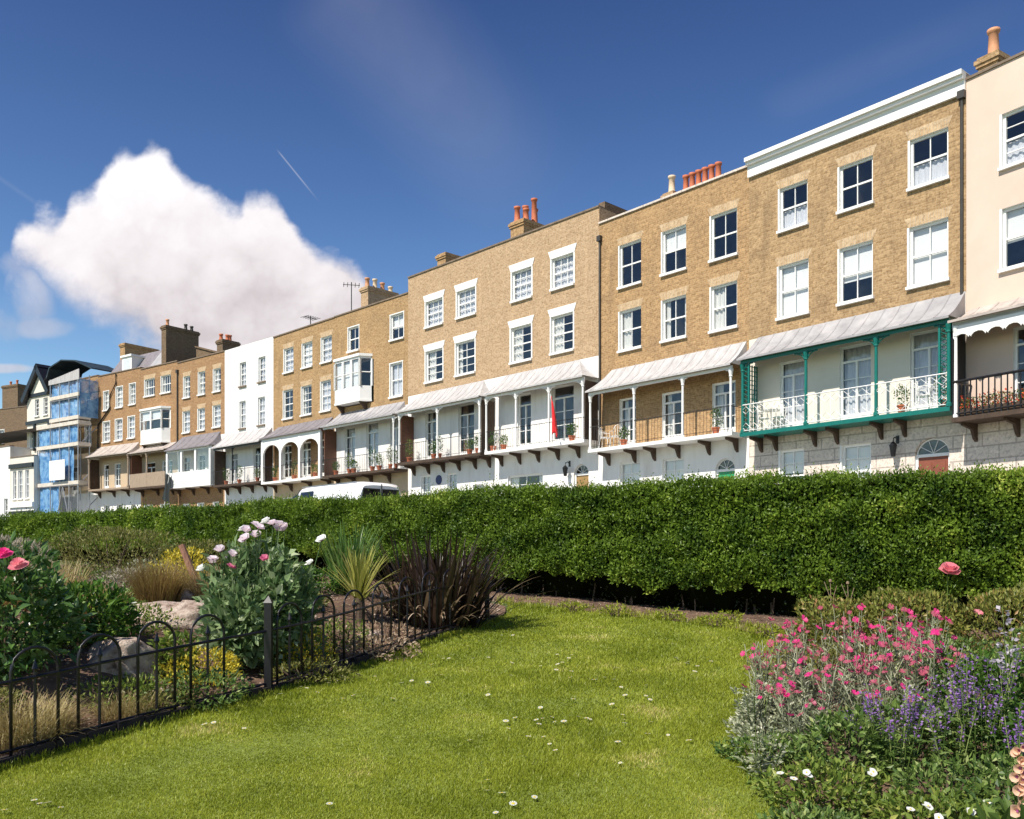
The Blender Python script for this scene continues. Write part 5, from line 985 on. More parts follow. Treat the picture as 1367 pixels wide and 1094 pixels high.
while s+2*SP < fl_[-1]:
    if any(abs(s+k*SP-q) < .07 for q in (mid_s,) for k in (0, 1, 2)): s = mid_s+.12; continue
    a, m_, e = fpt(s), fpt(s+SP), fpt(s+2*SP); dz = rd.uniform(-.012, .012); b = MB()
    top_ = [(m_[0]+(e[0]-a[0])/2*cos(t_), m_[1]+(e[1]-a[1])/2*cos(t_), m_[2]+.66+.17*sin(t_)+dz) for t_ in np.linspace(pi, 0, 12)]
    b.tube([(a[0], a[1], a[2]-.03)]+top_+[(e[0], e[1], e[2]-.03)], .0125, 6); b.build('hoop', 'fence_iron', fc, smooth=True)
    b = MB(); b.tube([(m_[0], m_[1], m_[2]-.03), (m_[0], m_[1], m_[2]+.66+dz)], .0115, 6); b.lathe([(.008, 0), (.026, .03), (.012, .07), (0, .11)], (m_[0], m_[1], m_[2]+.64+dz), 6); b.build('bar', 'fence_iron', fc)
    s += 3*SP*.97

# ------------------------------------------------------------------ rockery
def rock(label, x, y, rx, ry, rz, zc, seed, rot=0, flat=.3):
    import bmesh
    bm = bmesh.new(); bmesh.ops.create_icosphere(bm, subdivisions=5, radius=1); r_ = np.random.default_rng(seed); P = np.array([v.co[:] for v in bm.verts])
    pl_ = unit(r_.normal(size=(16, 3))); dcut = r_.uniform(.62, .92, 16); rad_ = np.ones(len(P))
    for q, dd in zip(pl_, dcut): c_ = P@q; rad_ = np.where(c_ > dd, np.minimum(rad_, dd/np.maximum(c_, 1e-3)), rad_)
    P = P*rad_[:, None]*(1+.05*wob(P, 6, seed)[:, None]+.02*wob(P, 18, seed+1)[:, None]+.012*wob(P, 45, seed+2)[:, None]); P = P*[rx, ry, rz]; P[:, 2] = np.minimum(P[:, 2], rz*(1-flat)+.02*wob(P, 12, seed+3))
    for v, p_ in zip(bm.verts, P): v.co = p_
    me = bpy.data.meshes.new('boulder'); bm.to_mesh(me); bm.free(); me.polygons.foreach_set('use_smooth', [True]*len(me.polygons)); o = link('boulder', me, 'rock'); o.location = (x, y, zc); o.rotation_euler = (0, 0, rot); return tag(o, label, 'boulder', 'pale boulders in the rockery')
rock('pale broken boulder standing just behind the hoop fence', -3.66, 8.5, .44, .35, .38, 1.12, 3, .4)
rock('long flat topped tan boulder behind the broken one', -3.85, 10.0, .60, .4, .34, 1.42, 9, -.2, .3)
rock('small brown stone under the pink and white poppy', -4.25, 11.6, .16, .14, .12, gz(-4.25, 11.6)+.08, 12)
rock('small flat stone between the golden shrub and the flat boulder', -3.9, 11.0, .2, .12, .08, gz(-3.9, 11.0)+.05, 15)
rock('small half buried stone by the yellow green cordyline', -1.7, 10.9, .17, .12, .12, gz(-1.7, 10.9)+.05, 16)
rock('small low stone at the foot of the front broken boulder', -3.2, 8.15, .16, .12, .10, gz(-3.2, 8.15)+.03, 17)
b = MB(); b.tube([(0, 0, -.3), (-.11, 0, .15), (-.34, .02, .72)], [.055, .05, .045], 8); o = b.build('leaning_post', 'post_wood'); o.location = (-4.08, 12.0, gz(-4.08, 12)); tag(o, 'old reddish wooden stake leaning left in front of the hedge', 'post')

rn = np.random.default_rng(21); n = 5200; yy = rn.uniform(4.5, 15, n); xx = fence_x(yy)-.08-rn.exponential(1.6, n); k = xx > -9; xx, yy = xx[k], yy[k]; n = len(xx); r0 = .006+.016*rn.random(n)**2.5
oc = np.array([(1, 0, 0), (0, 1, 0), (-1, 0, 0), (0, -1, 0), (0, 0, .8), (0, 0, -.6)]); th = rn.uniform(0, 6.3, n); V = oc[None]*r0[:, None, None]*rn.uniform(.7, 1.3, (n, 6, 1)); V = np.stack([V[..., 0]*np.cos(th)[:, None]-V[..., 1]*np.sin(th)[:, None]+xx[:, None], V[..., 0]*np.sin(th)[:, None]+V[..., 1]*np.cos(th)[:, None]+yy[:, None], V[..., 2]+ground(xx, yy)[:, None]+.008], 2).reshape(-1, 3)
tr_ = np.array([(0, 1, 4), (1, 2, 4), (2, 3, 4), (3, 0, 4), (1, 0, 5), (2, 1, 5), (3, 2, 5), (0, 3, 5)]); tag(npmesh('gravel', V, (tr_[None]+np.arange(n)[:, None, None]*6).reshape(-1, 3), 'rock'), kind='stuff', label='scattered small stones on the rockery soil', cat='gravel')
n = 7000; yy = rn.uniform(4.5, 15, n); xx = np.where(rn.random(n) < .72, fence_x(yy)-.08-rn.exponential(1.6, n), 0); on = xx == 0; xr = rn.uniform(-.5, 4.2, n); xx = np.where(on, xr, xx); yy = np.where(on, hedge_y(xr)-rn.uniform(-.3, .55, n), yy)
P = np.column_stack([xx, yy, ground(xx, yy)+.012]); ax = rn.normal(size=P.shape)*[1, 1, .25]; v_, f_ = leaves(P, ax, rn.normal(size=P.shape)*.3+[0, 0, 1], .035*rn.uniform(.6, 1.5, n), .018); tag(npmesh('leaf_litter', v_, f_, 'dry_leaf'), kind='stuff', label='dry leaf litter on the bare soil', cat='leaf litter')
n = 26000; xx = np.where(rn.random(n) < .5, rn.uniform(-12, -4.6, n), rn.uniform(3.4, 9, n)); yy = rn.uniform(4, 15, n); k = np.where(xx < 0, (xx < fence_x(yy)-1.6), (xx > bed_x(yy)+1.4)) & (yy < hedge_y(xx)-.7) & (wob(np.stack([xx, yy, 0*xx], 1), 2.2, 31) > -.25); xx, yy = xx[k], yy[k]; n = len(xx)
P = np.column_stack([xx, yy, ground(xx, yy)+.22*rn.random(n)*(.5+.5*np.sin(xx*3+yy*2)**2)]); v_, f_ = leaves(P, rn.normal(size=P.shape)+[0, 0, .7], rn.normal(size=P.shape)+[0, 0, .8], .075*rn.uniform(.6, 1.4, n), .035); tag(npmesh('ground_cover', v_, f_, 'bed_green'), kind='stuff', label='low mixed leafy ground cover over the outer beds', cat='ground cover')
# white and pink opium poppy
def poppy_bloom(mat, R_=.055, cup=.35, tilt=(0, 0)):
    b = MB(); flower_disc(b, (0, 0, 0), R_, 5, 0, cup, .62, tilt, 0, 1, .26); flower_disc(b, (0, 0, .006), R_*.8, 4, 0, cup*1.6, .62, tilt); return b
px_, py_ = -2.72, 9.35; g0 = gz(px_, py_)
pp = empty('opium_poppy', (px_, py_, g0), 0, 'tall grey green poppy plant with pale pink and magenta blooms behind the fence', 'poppy plant')
vf = []
for k, (ox, oy, h_, rx_, n_) in enumerate(((-.22, .05, 1.0, .25, 800), (.0, .1, 1.2, .30, 1100), (.28, .0, 1.15, .28, 1000), (-.05, -.18, .8, .34, 900), (.42, .18, .95, .25, 600))): vf.append(bush_leaves((ox, oy, h_*.52), (rx_, rx_*.9, h_*.52), n_, .125, .07, 30+k, .42, -1, .8, .25, .75))
v_, f_ = join(*vf); v_[:, 2] = np.maximum(v_[:, 2], .0); npmesh('foliage', v_, f_, 'poppy_leaf', pp)
b = MB(); rd = random.Random(2); blooms = [(-.42, .0, 1.06, 'pale_pink'), (-.30, -.05, 1.18, 'pale_pink'), (-.24, .1, 1.10, 'pale_pink'), (-.16, -.1, 1.13, 'pale_pink'), (-.05, 0, 1.38, 'pale_pink'), (.02, .1, 1.46, 'pale_pink'), (.1, -.05, 1.42, 'pale_pink'), (.06, .0, 1.33, 'pale_pink'), (.22, .05, 1.46, 'pale_pink'), (.3, .0, 1.44, 'pale_pink'), (.25, .1, 1.40, 'pale_pink'), (-.35, -.12, 1.10, 'pale_pink'), (-.48, -.05, .98, 'white_petal'), (-.02, -.12, 1.30, 'pale_pink'), (.14, .12, 1.48, 'white_petal'), (.34, .08, 1.41, 'pale_pink'), (-.10, .1, 1.40, 'white_petal'), (.72, .1, 1.30, 'white_petal'), (-.14, -.2, 1.02, 'mid_pink'), (.2, -.2, 1.10, 'mid_pink'), (.62, 0, 1.05, 'white_petal')]
for x_, y_, z_, m_ in blooms: b.tube([(x_*.4, y_*.4, 0), (x_*.8, y_*.8, z_*.6), (x_, y_, z_)], [.01, .007, .004], 5)
for k in range(14): a = rd.uniform(0, 6.3); q_ = rd.uniform(.1, .5); z_ = rd.uniform(.9, 1.25); b.tube([(0, 0, 0), (q_*.8*cos(a), q_*.5*sin(a), z_*.6), (q_*cos(a), q_*.6*sin(a), z_)], [.008, .006, .003], 5); b.lathe([(0, 0), (.014, .008), (.018, .025), (.012, .04), (.016, .043), (0, .046)], (q_*cos(a), q_*.6*sin(a), z_), 7)
b.build('stem', 'poppy_leaf', pp)
for x_, y_, z_, m_ in blooms:
    q = poppy_bloom(m_, rd.uniform(.048, .064), rd.uniform(.3, .8), (rd.uniform(-.5, .5), rd.uniform(.1, .9))); o = q.build('flower', [m_, 'plum_eye'], pp); o.location = (x_, y_, z_)

# rose / peony bush at the left edge
rb = shrub('peony_bush', 'glossy dark green peony bush at the left edge with two pink blooms', 'peony bush', -4.33, 7.75, .48, .46, 1.08, 2400, .10, .05, 'rose_leaf', 41, .3)
for x_, y_, z_, m_, R_ in ((.31, -.42, .93, 'rose_pink', .080), (.17, -.38, 1.02, 'magenta', .070), (-.3, -.2, 1.05, 'rose_pink', .08)):
    q = MB(); flower_disc(q, (0, 0, 0), R_, 8, 0, .2, .6, (0, .5)); flower_disc(q, (0, -.01, .012), R_*.7, 7, 0, .6, .6, (0, .5)); flower_disc(q, (0, -.015, .02), R_*.45, 6, 0, 1.2, .6, (0, .5)); o = q.build('flower', [m_], rb); o.location = (x_, y_, z_)
shrub('leafy_shrub', 'low dark glossy shrub beside the peony bush, left of the broken boulder', 'shrub', -4.15, 8.75, .46, .42, .60, 2000, .085, .042, 'dark_leaf', 42, .32, sink=.05)
shrub('leafy_shrub', 'small fresh lime green plant between the boulder and the golden shrub', 'shrub', -3.22, 8.55, .2, .2, .42, 520, .07, .04, 'lime_leaf', 43)
shrub('golden_shrub', 'low golden yellow shrub left of the tall fence post', 'golden shrub', -2.93, 8.55, .36, .28, .36, 1600, .035, .02, 'yellow_leaf', 44, .25, group='golden shrubs in the rockery', up=.6)
shrub('golden_shrub', 'bright yellow shrub right of the tall fence post', 'golden shrub', -2.22, 9.55, .34, .3, .42, 1700, .035, .02, 'yellow_leaf', 45, .25, group='golden shrubs in the rockery', up=.6)
shrub('golden_shrub', 'taller open golden shrub in front of the hedge by the leaning stake', 'golden shrub', -4.65, 12.7, .34, .3, .62, 1100, .05, .028, 'yellow_leaf', 46, .35, group='golden shrubs in the rockery', up=.7)
shrub('lavender_bush', 'greyish lavender bush at the far left below the hedge', 'lavender bush', -7.5, 13.2, .75, .6, .72, 3800, .07, .016, 'grey_leaf', 47, .25, up=1.0)
shrub('heather_bush', 'wide dull olive bush in front of the left part of the hedge', 'bush', -6.3, 14.2, 1.05, .7, .95, 6000, .06, .016, 'olive_leaf', 48, .22, up=1.0, sink=.1)
shrub('heather_bush', 'smaller olive bush just right of the wide olive bush', 'bush', -5.1, 14.7, .6, .5, .62, 2600, .06, .016, 'olive_leaf', 49, .25, up=1.0)
shrub('leafy_shrub', 'dark green undergrowth beneath the tall strappy plant', 'shrub', -2.9, 12.2, .6, .4, .42, 2000, .06, .03, 'dark_leaf', 50, .3)
def grass_clump(name, label, x, y, n, h, sp, mat, w=.006, seed=0, droop=1.1, tilt=.5, cat='ornamental grass', group=None, seg=6):
    r_ = np.random.default_rng(seed); a = r_.uniform(0, 2*pi, n); q = sp*np.sqrt(r_.random(n)); base = np.stack([q*np.cos(a), q*np.sin(a), np.zeros(n)-.02], 1); root = empty(name, (x, y, gz(x, y)), 0, label, cat, group)
    az = a+r_.normal(size=n)*.7; v_, f_ = straps(base, az, r_.uniform(0, tilt, n), h*r_.uniform(.6, 1.1, n), np.full(n, w), r_.uniform(.3, 1, n)*droop, seg, .1); npmesh('foliage', v_, f_, mat, root); return root
GG = 'clumps of ornamental grass in the rockery'
grass_clump('grass_clump', 'straw coloured grass mound low behind the fence at the left', -3.85, 7.0, 1900, .42, .34, 'straw', .007, 60, 1.5, .9, group=GG)
grass_clump('grass_clump', 'second straw grass mound directly below the broken boulder', -3.3, 7.65, 800, .28, .2, 'straw', .006, 61, 1.5, .9, group=GG)
grass_clump('grass_clump', 'bronze and yellow grass tuft above the flat boulder', -4.45, 11.3, 1500, .62, .22, 'bronze_grass', .007, 62, .9, .6, group=GG)
grass_clump('grass_clump', 'pale brown grass tuft right of the bronze tuft', -4.0, 11.9, 1000, .5, .25, 'straw', .006, 63, 1.2, .7, group=GG)
grass_clump('grass_clump', 'pale dry reed clump below the olive bush', -5.8, 11.3, 500, .62, .3, 'straw', .014, 64, .7, .5, group=GG)
grass_clump('grass_clump', 'thin brown sedge between the peony and the bronze grass', -5.0, 10.4, 1300, .42, .4, 'bronze_grass', .007, 65, 1.3, .9, group=GG)
grass_clump('grass_clump', 'tawny grass patch at the left edge above the peony', -6.3, 10.6, 1500, .5, .5, 'bronze_grass', .008, 66, 1.2, .8, group=GG)
for i_, (x_, y_, m_, lab) in enumerate(((-4.9, 9.4, 'dry_leaf', 'dry brown cover plant left of the flat boulder'), (-5.3, 12.3, 'grey_leaf', 'greyish cover plant under the olive bush'), (-2.6, 11.3, 'olive_leaf', 'olive cover plant behind the poppy'), (-1.6, 10.2, 'dry_leaf', 'brown leaf litter plant beneath the cordyline'), (-5.7, 9.0, 'olive_leaf', 'olive cover plant behind the peony bush'), (-3.3, 10.8, 'bed_green', 'green cover plant right of the flat boulder'), (-3.1, 11.8, 'yellow_leaf', 'thin yellowish cover plant left of the strappy leaves'), (-6.6, 12.2, 'dry_leaf', 'dry pinkish cover plant below the lavender bush'), (-4.6, 10.5, 'lime_leaf', 'fresh lime cover plant left of the flat boulder'), (-2.9, 10.6, 'grey_leaf', 'grey cover plant behind the poppy stems'), (-2.0, 10.4, 'lime_leaf', 'small lime cover plant right of the yellow shrub'), (-3.1, 7.9, 'olive_leaf', 'sparse olive cover plant by the low front stone'), (-4.6, 8.0, 'bed_green', 'green cover plant left of the broken boulder'), (-5.4, 13.3, 'silver_leaf', 'silvery cover plant in front of the olive bushes'), (-3.6, 12.9, 'olive_leaf', 'olive cover plant under the leaning stake'), (-3.45, 7.9, 'lime_leaf', 'lime cover plant in front of the broken boulder'), (-2.75, 8.05, 'bed_green', 'green cover plant in front of the golden shrub'), (-4.3, 7.2, 'olive_leaf', 'olive cover plant behind the straw mound'), (-2.1, 9.1, 'olive_leaf', 'olive cover plant right beside the tall fence post'), (-3.9, 9.3, 'lime_leaf', 'light green cover plant between the two boulders'), (-5.0, 11.3, 'olive_leaf', 'yellowish olive cover plant left of the bronze tuft'), (-1.5, 11.0, 'dry_leaf', 'dead leaf heap between the cordyline and the phormium'))):
    shrub('cover_plant', lab, 'ground cover plant', x_, y_, (.45, .36, .3)[i_ % 3], .32, (.26, .36, .2)[i_ % 3], 900, .05, .022, m_, 70+i_, .3, group='low cover plants in the rockery', sink=.04)
grass_clump('strap_plant', 'tall upright green strap leaved plant between the poppy and the cordyline', -2.25, 12.5, 170, 1.0, .22, 'strap_green', .035, 80, .7, .35, 'strap leaved plant', seg=8)
# cordyline
cr_ = empty('cordyline', (-1.93, 11.35, gz(-1.93, 11.35)), 0, 'yellow green spiky cordyline rosette above the iron fence', 'cordyline')
b = MB(); b.tube([(0, 0, -.05), (.01, 0, .18), (0, 0, .30)], [.05, .045, .05], 8); b.build('trunk', 'bark', cr_)
r_ = np.random.default_rng(5); n = 120; v_, f_ = straps(np.tile([0, 0, .26], (n, 1))+r_.normal(size=(n, 3))*[.02, .02, .03], r_.uniform(0, 2*pi, n), np.abs(r_.normal(size=n))*.55+.05, r_.uniform(.50, .80, n), np.full(n, .030), r_.uniform(.1, .5, n), 6, .3); npmesh('foliage', v_, f_, 'cordyline_leaf', cr_)
# phormium
ph = empty('phormium', (-1.02, 12.0, gz(-1.02, 12.0)), 0, 'big dark bronze phormium with ragged straps at the end of the fence', 'phormium')
n = 330; a = r_.uniform(0, 2*pi, n); q_ = .46*np.sqrt(r_.random(n)); base = np.stack([q_*np.cos(a)*1.3, q_*np.sin(a)*.6, np.zeros(n)], 1)
v_, f_ = straps(base, a+r_.normal(size=n)*.5, np.abs(r_.normal(size=n))*.38+.03, r_.uniform(.70, 1.38, n), r_.uniform(.03, .055, n), r_.uniform(.1, .9, n)*1.0, 8, .45); npmesh('foliage', v_, f_, 'phormium_leaf', ph)
n = 60; a = r_.uniform(0, 2*pi, n); base = np.stack([.35*np.cos(a)*1.2, .3*np.sin(a)*.7, r_.uniform(0, .15, n)], 1)
v_, f_ = straps(base, a, r_.uniform(.7, 1.2, n), r_.uniform(.45, .85, n), np.full(n, .03), r_.uniform(.9, 1.7, n), 8, .3); gl = ph.location.z; v_[:, 2] = np.maximum(v_[:, 2], ground(v_[:, 0]+ph.location.x, v_[:, 1]+ph.location.y)-gl+.01); npmesh('dead_leaves', v_, f_, 'dry_leaf', ph)

# ------------------------------------------------------------------ right hand flower bed
def campion(x, y, h, nst, nfl, seed, label):
    r_ = random.Random(seed); rn = np.random.default_rng(seed); root = empty('rose_campion', (x, y, gz(x, y)), 0, label, 'rose campion', 'rose campions in the right bed'); st = MB(); tips = []; LP = []; LA = []; LL = []
    for k in range(nst):
        a = r_.uniform(0, 2*pi); q = r_.uniform(.05, .33); hh = h*r_.uniform(.72, 1.08); top_ = Vector((q*cos(a), q*sin(a), hh)); b0 = Vector((top_.x*.35, top_.y*.35, 0)); md_ = b0.lerp(top_, .5)+Vector((r_.uniform(-.03, .03), r_.uniform(-.03, .03), 0)); st.tube([b0, md_, top_], [.0045, .004, .003], 4)
        tips.append(top_)
        for j in range(r_.choice((1, 2, 2, 3))):
            t0 = r_.uniform(.5, .85); p0 = md_.lerp(top_, (t0-.5)*2); a2 = r_.uniform(0, 2*pi); e = p0+Vector((cos(a2)*.07, sin(a2)*.07, r_.uniform(.06, .16))); st.tube([p0, e], .0028, 4, cap=False); tips.append(e)
        for j in range(9):
            t0 = j/9; p0 = b0.lerp(md_, t0*2) if t0 < .5 else md_.lerp(top_, t0*2-1); a2 = r_.uniform(0, 2*pi)
            for s_ in (0, pi): LP.append(p0); LA.append((cos(a2+s_), sin(a2+s_), .9)); LL.append(.11*(1-.55*t0)*r_.uniform(.7, 1.2))
    for p_ in tips: LP.append(p_-Vector((0, 0, .022))); LA.append((0, 0, 1)); LL.append(.026)
    nb = 150; a = rn.uniform(0, 2*pi, nb); LPn = np.concatenate([np.array([tuple(p_) for p_ in LP]), np.stack([.12*np.cos(a)*rn.random(nb), .12*np.sin(a)*rn.random(nb), rn.uniform(0, .2, nb)], 1)]); LAn = np.concatenate([np.array(LA), np.stack([np.cos(a), np.sin(a), rn.uniform(.2, 1, nb)], 1)]); LLn = np.concatenate([np.array(LL), rn.uniform(.08, .15, nb)])
    v_, f_ = leaves(LPn, LAn, np.tile([0, 0, 1.], (len(LPn), 1))+rn.normal(size=LPn.shape)*.3, LLn, LLn*.24, .2, .15); npmesh('foliage', v_, f_, 'silver_leaf', root); st.build('stem', 'silver_leaf', root)
    r_.shuffle(tips)
    for k, p_ in enumerate(tips[:nfl]):
        b = MB(); flower_disc(b, (0, 0, 0), r_.uniform(.021, .036), 5, 0, r_.uniform(.0, .7), .48, (r_.uniform(-.7, .7), r_.uniform(-.3, 1.0))); o = b.build('flower', ['magenta' if r_.random() < .4 else 'magenta_dull'], root); o.location = p_
CL = ['leftmost rose campion at the lawn edge of the bed', 'rose campion at the back left of the clump', 'tall rose campion in the back middle of the clump', 'tall rose campion at the back right below the bushy shrub', 'rose campion in the front left of the clump', 'rose campion in the front middle above the violet spikes', 'rose campion in the front right of the clump', 'short rose campion low at the front left', 'rose campion between the back row and the violet catmint', 'rose campion just below the single pink rose', 'low rose campion leaning out over the lawn']
for k, (x_, y_, h_, a_, f2) in enumerate(((2.22, 7.7, .62, 14, 26), (2.62, 8.2, .70, 15, 28), (3.1, 8.2, .78, 16, 32), (3.65, 8.1, .80, 15, 30), (2.45, 7.2, .55, 14, 24), (2.85, 7.25, .68, 15, 30), (3.3, 7.2, .74, 15, 30), (2.15, 6.8, .42, 11, 14), (2.75, 6.75, .55, 12, 18), (3.4, 7.7, .80, 14, 30), (1.98, 7.35, .38, 8, 9))): campion(x_, y_, h_*1.06, a_+9, int(f2*1.4), 100+k, CL[k])
def spikes(name, label, cat, x, y, h, n, sp, petal, leafm, seed, group=None, fl=.3, pr=.008, R_=.02, lean=.25, per=34):
    rn = np.random.default_rng(seed); root = empty(name, (x, y, gz(x, y)), 0, label, cat, group); st = MB(); P = []; A = []; LP = []; LA = []; CN = []
    for k in range(n):
        a = rn.uniform(0, 2*pi); q = sp*math.sqrt(rn.random()); b0 = np.array([q*cos(a)*.4, q*sin(a)*.4, 0]); tp = np.array([q*cos(a)+rn.normal()*lean*.2, q*sin(a)+rn.normal()*lean*.2, h*rn.uniform(.6, 1.08)]); st.tube([tuple(b0), tuple((b0+tp)/2+[0, 0, .02]), tuple(tp)], [.004, .003, .002], 4, cap=False)
        m_ = max(6, int(per*rn.uniform(.5, 1))); CN.append(m_)
        for j in range(m_): t = 1-fl*rn.random(); aa = rn.uniform(0, 2*pi); P.append(b0+(tp-b0)*t+np.array([cos(aa), sin(aa), 0])*pr); A.append([cos(aa), sin(aa), rn.uniform(-.1, .7)])
        for j in range(12): t = rn.uniform(.02, 1-fl); aa = rn.uniform(0, 2*pi); LP.append(b0+(tp-b0)*t); LA.append([cos(aa), sin(aa), .5])
    rr_ = rn.random(len(P)); v_, f_ = leaves(np.array(P), np.array(A), rn.normal(size=(len(P), 3)), R_*(.6+.8*rr_), R_*.75); 
    ks = 0
    for cnt in CN: npmesh('flower_spike', v_[ks*4:(ks+cnt)*4], f_[:cnt], petal, root); ks += cnt
    v_, f_ = leaves(np.array(LP), np.array(LA), rn.normal(size=(len(LP), 3))*.4+[0, 0, 1], rn.uniform(.04, .085, len(LP)), .026, .15, .2); npmesh('foliage', v_, f_, leafm, root); st.build('stem', 'bed_green', root)
SG = 'violet catmint clumps in the right bed'
spikes('catmint', 'violet catmint clump low in the middle of the bed', 'catmint', 2.62, 6.15, .64, 26, .26, 'violet', 'bed_green', 201, SG)
spikes('catmint', 'tallest violet catmint clump near the right edge', 'catmint', 3.28, 6.35, .86, 32, .28, 'violet', 'bed_green', 202, SG, fl=.35)
spikes('catmint', 'violet catmint clump above the peach foxglove at the right edge', 'catmint', 3.22, 5.7, .64, 16, .2, 'violet', 'bed_green', 203, SG)
spikes('catmint', 'small violet catmint between the two larger clumps', 'catmint', 2.95, 6.1, .56, 8, .2, 'violet', 'bed_green', 204, SG)
spikes('pale_mallow', 'pale lilac white flower spikes at the right edge under the shrub', 'mallow', 3.78, 6.75, 1.12, 11, .2, 'lilac_white', 'bed_green', 205, None, fl=.34, pr=.03, R_=.045, per=17)
spikes('silver_sage', 'wispy silver plant spilling onto the lawn at the left of the bed', 'silver plant', 1.92, 7.1, .52, 9, .16, 'silver_leaf', 'silver_leaf', 206, None, fl=.6, pr=.006, R_=.035, per=40)
spikes('silver_sage', 'low wispy silver plant at the bottom left of the bed', 'silver plant', 1.72, 6.2, .34, 9, .2, 'silver_leaf', 'silver_leaf', 207, None, fl=.6, pr=.006, R_=.03, per=30)
# peach foxglove
fx = empty('peach_foxglove', (2.70, 4.78, gz(2.70, 4.78)), 0, 'peach bell flower spire in the bottom right corner', 'foxglove')
b = MB(); b.tube([(0, 0, 0), (-.01, 0, .4), (0, 0, .72)], [.008, .006, .003], 6); b.build('stem', 'strap_green', fx); rd = random.Random(6)
for k in range(17):
    z_ = .30+.023*k; a = k*2.4; R_ = .036-.0009*k; q = MB(); prof = [(.006, 0), (.012, .012), (.016, .03), (.026, .045), (.030, .048)]; q.lathe([(r0*R_/.03, zz) for r0, zz in prof], (0, 0, 0), 9); q.lathe([(0, .02), (.008, .022)], (0, 0, 0), 6, 1); o = q.build('flower', ['peach', 'plum_eye'], fx, smooth=True); o.location = (.012*cos(a), -.012, z_); o.rotation_euler = (radians(80+rd.uniform(-8, 14)), 0, radians(rd.uniform(-65, 45)-20))
v_, f_ = bush_leaves((0, 0, .14), (.2, .2, .16), 160, .14, .045, 9, .2, -1, 1, .3, .8); npmesh('foliage', v_, f_, 'bed_green', fx)
# shrubs behind and fillers
for i_, (x_, y_, h_, rx_, lab) in enumerate(((3.75, 10.3, .62, .55, 'left and lowest of the bushy olive red shrubs behind the campions'), (4.5, 10.0, .80, .65, 'middle bushy olive red shrub, below the single pink rose'), (5.4, 9.7, .88, .7, 'right hand bushy olive red shrub cut by the picture edge'))):
    sr = shrub('bushy_shrub', lab, 'shrub', x_, y_, rx_, .5, h_, 4200, .06, .026, 'shrub_mixed', 90+i_, .25, group='bushy shrubs between the hedge and the flowers', up=.8)
    if i_ == 1:
        q = MB(); q.tube([(.2, -.3, .3), (.2, -.3, .98)], .005, 5); q.build('flower_stem', 'bed_green', sr); q = MB()
        for c_, R_, cu in ((0, .115, .35), (.012, .095, .7), (.02, .07, 1.1), (.025, .045, 1.6)): flower_disc(q, (0, 0, c_), R_, 6, 0, cu, .62, (0, .45))
        o = q.build('rose_bloom', ['rose_pink'], sr); o.location = (.2, -.33, .98)
        q = MB(); flower_disc(q, (0, 0, 0), .05, 6, 0, .5, .6, (0, .6)); o = q.build('rose_bloom', ['rose_pink'], sr); o.location = (.9, -1.3, .0); o.location = (.45, -.45, .55)
for i_, (x_, y_, rx_, h_, L2, m_, lab) in enumerate(((2.0, 5.75, .42, .26, .055, 'lime_leaf', 'yellow green leafy cover at the bottom left of the bed'), (2.45, 5.25, .42, .26, .055, 'lime_leaf', 'yellow green leafy cover at the bottom middle of the bed'), (2.35, 6.35, .32, .42, .06, 'bed_green', 'leafy green plant left of the low violet catmint'), (3.05, 5.35, .35, .40, .06, 'bed_green', 'leafy green plant behind the peach foxglove'), (2.95, 6.7, .5, .42, .07, 'bed_green', 'leafy growth at the foot of the campions'), (3.75, 7.3, .5, .6, .07, 'dark_leaf', 'dark leaves at the right edge between campions and mallow'), (3.7, 6.2, .4, .62, .07, 'dark_leaf', 'dark leaves at the right edge below the mallow'), (1.85, 6.55, .3, .2, .05, 'bed_green', 'low green leaves where the bed meets the lawn'), (1.75, 5.2, .3, .2, .05, 'bed_green', 'low green leaves at the bottom edge of the picture'), (2.9, 4.95, .4, .3, .05, 'bed_green', 'green leaves in the bottom right corner left of the foxglove'), (2.0, 7.0, .28, .22, .05, 'silver_leaf', 'low silvery leaves at the lawn edge'), (2.2, 7.5, .3, .26, .06, 'silver_leaf', 'low silvery leaves under the leftmost campion'), (2.7, 5.6, .3, .36, .05, 'bed_green', 'green leaves in front of the violet catmint'), (3.3, 9.2, .5, .34, .05, 'olive_leaf', 'olive growth between the campions and the low bushy shrub'), (4.3, 9.0, .6, .5, .05, 'bed_green', 'green growth behind the tallest campions'), (5.0, 8.4, .6, .6, .06, 'bed_green', 'green growth behind the mallow at the right edge'))):
    sr = shrub('leafy_plant', lab, 'leafy plant', x_, y_, rx_, rx_*.9, h_, int(2600*rx_*(1+h_)), L2, L2*.5, m_, 130+i_, .3, group='leafy plants filling the right bed', sink=.03)
    if i_ < 2:
        for k in range(6 if i_ == 0 else 7):
            q = MB(); flower_disc(q, (0, 0, 0), .026, 5, 0, .1, .6, (rd.uniform(-.3, .3), rd.uniform(0, .8)), eye=1, er=.25); o = q.build('flower', ['white_petal', 'yellow_petal'], sr); a = rd.uniform(0, 6.3); o.location = (rx_*.7*cos(a), -abs(rx_*.7*sin(a)), h_*rd.uniform(.85, 1.1))
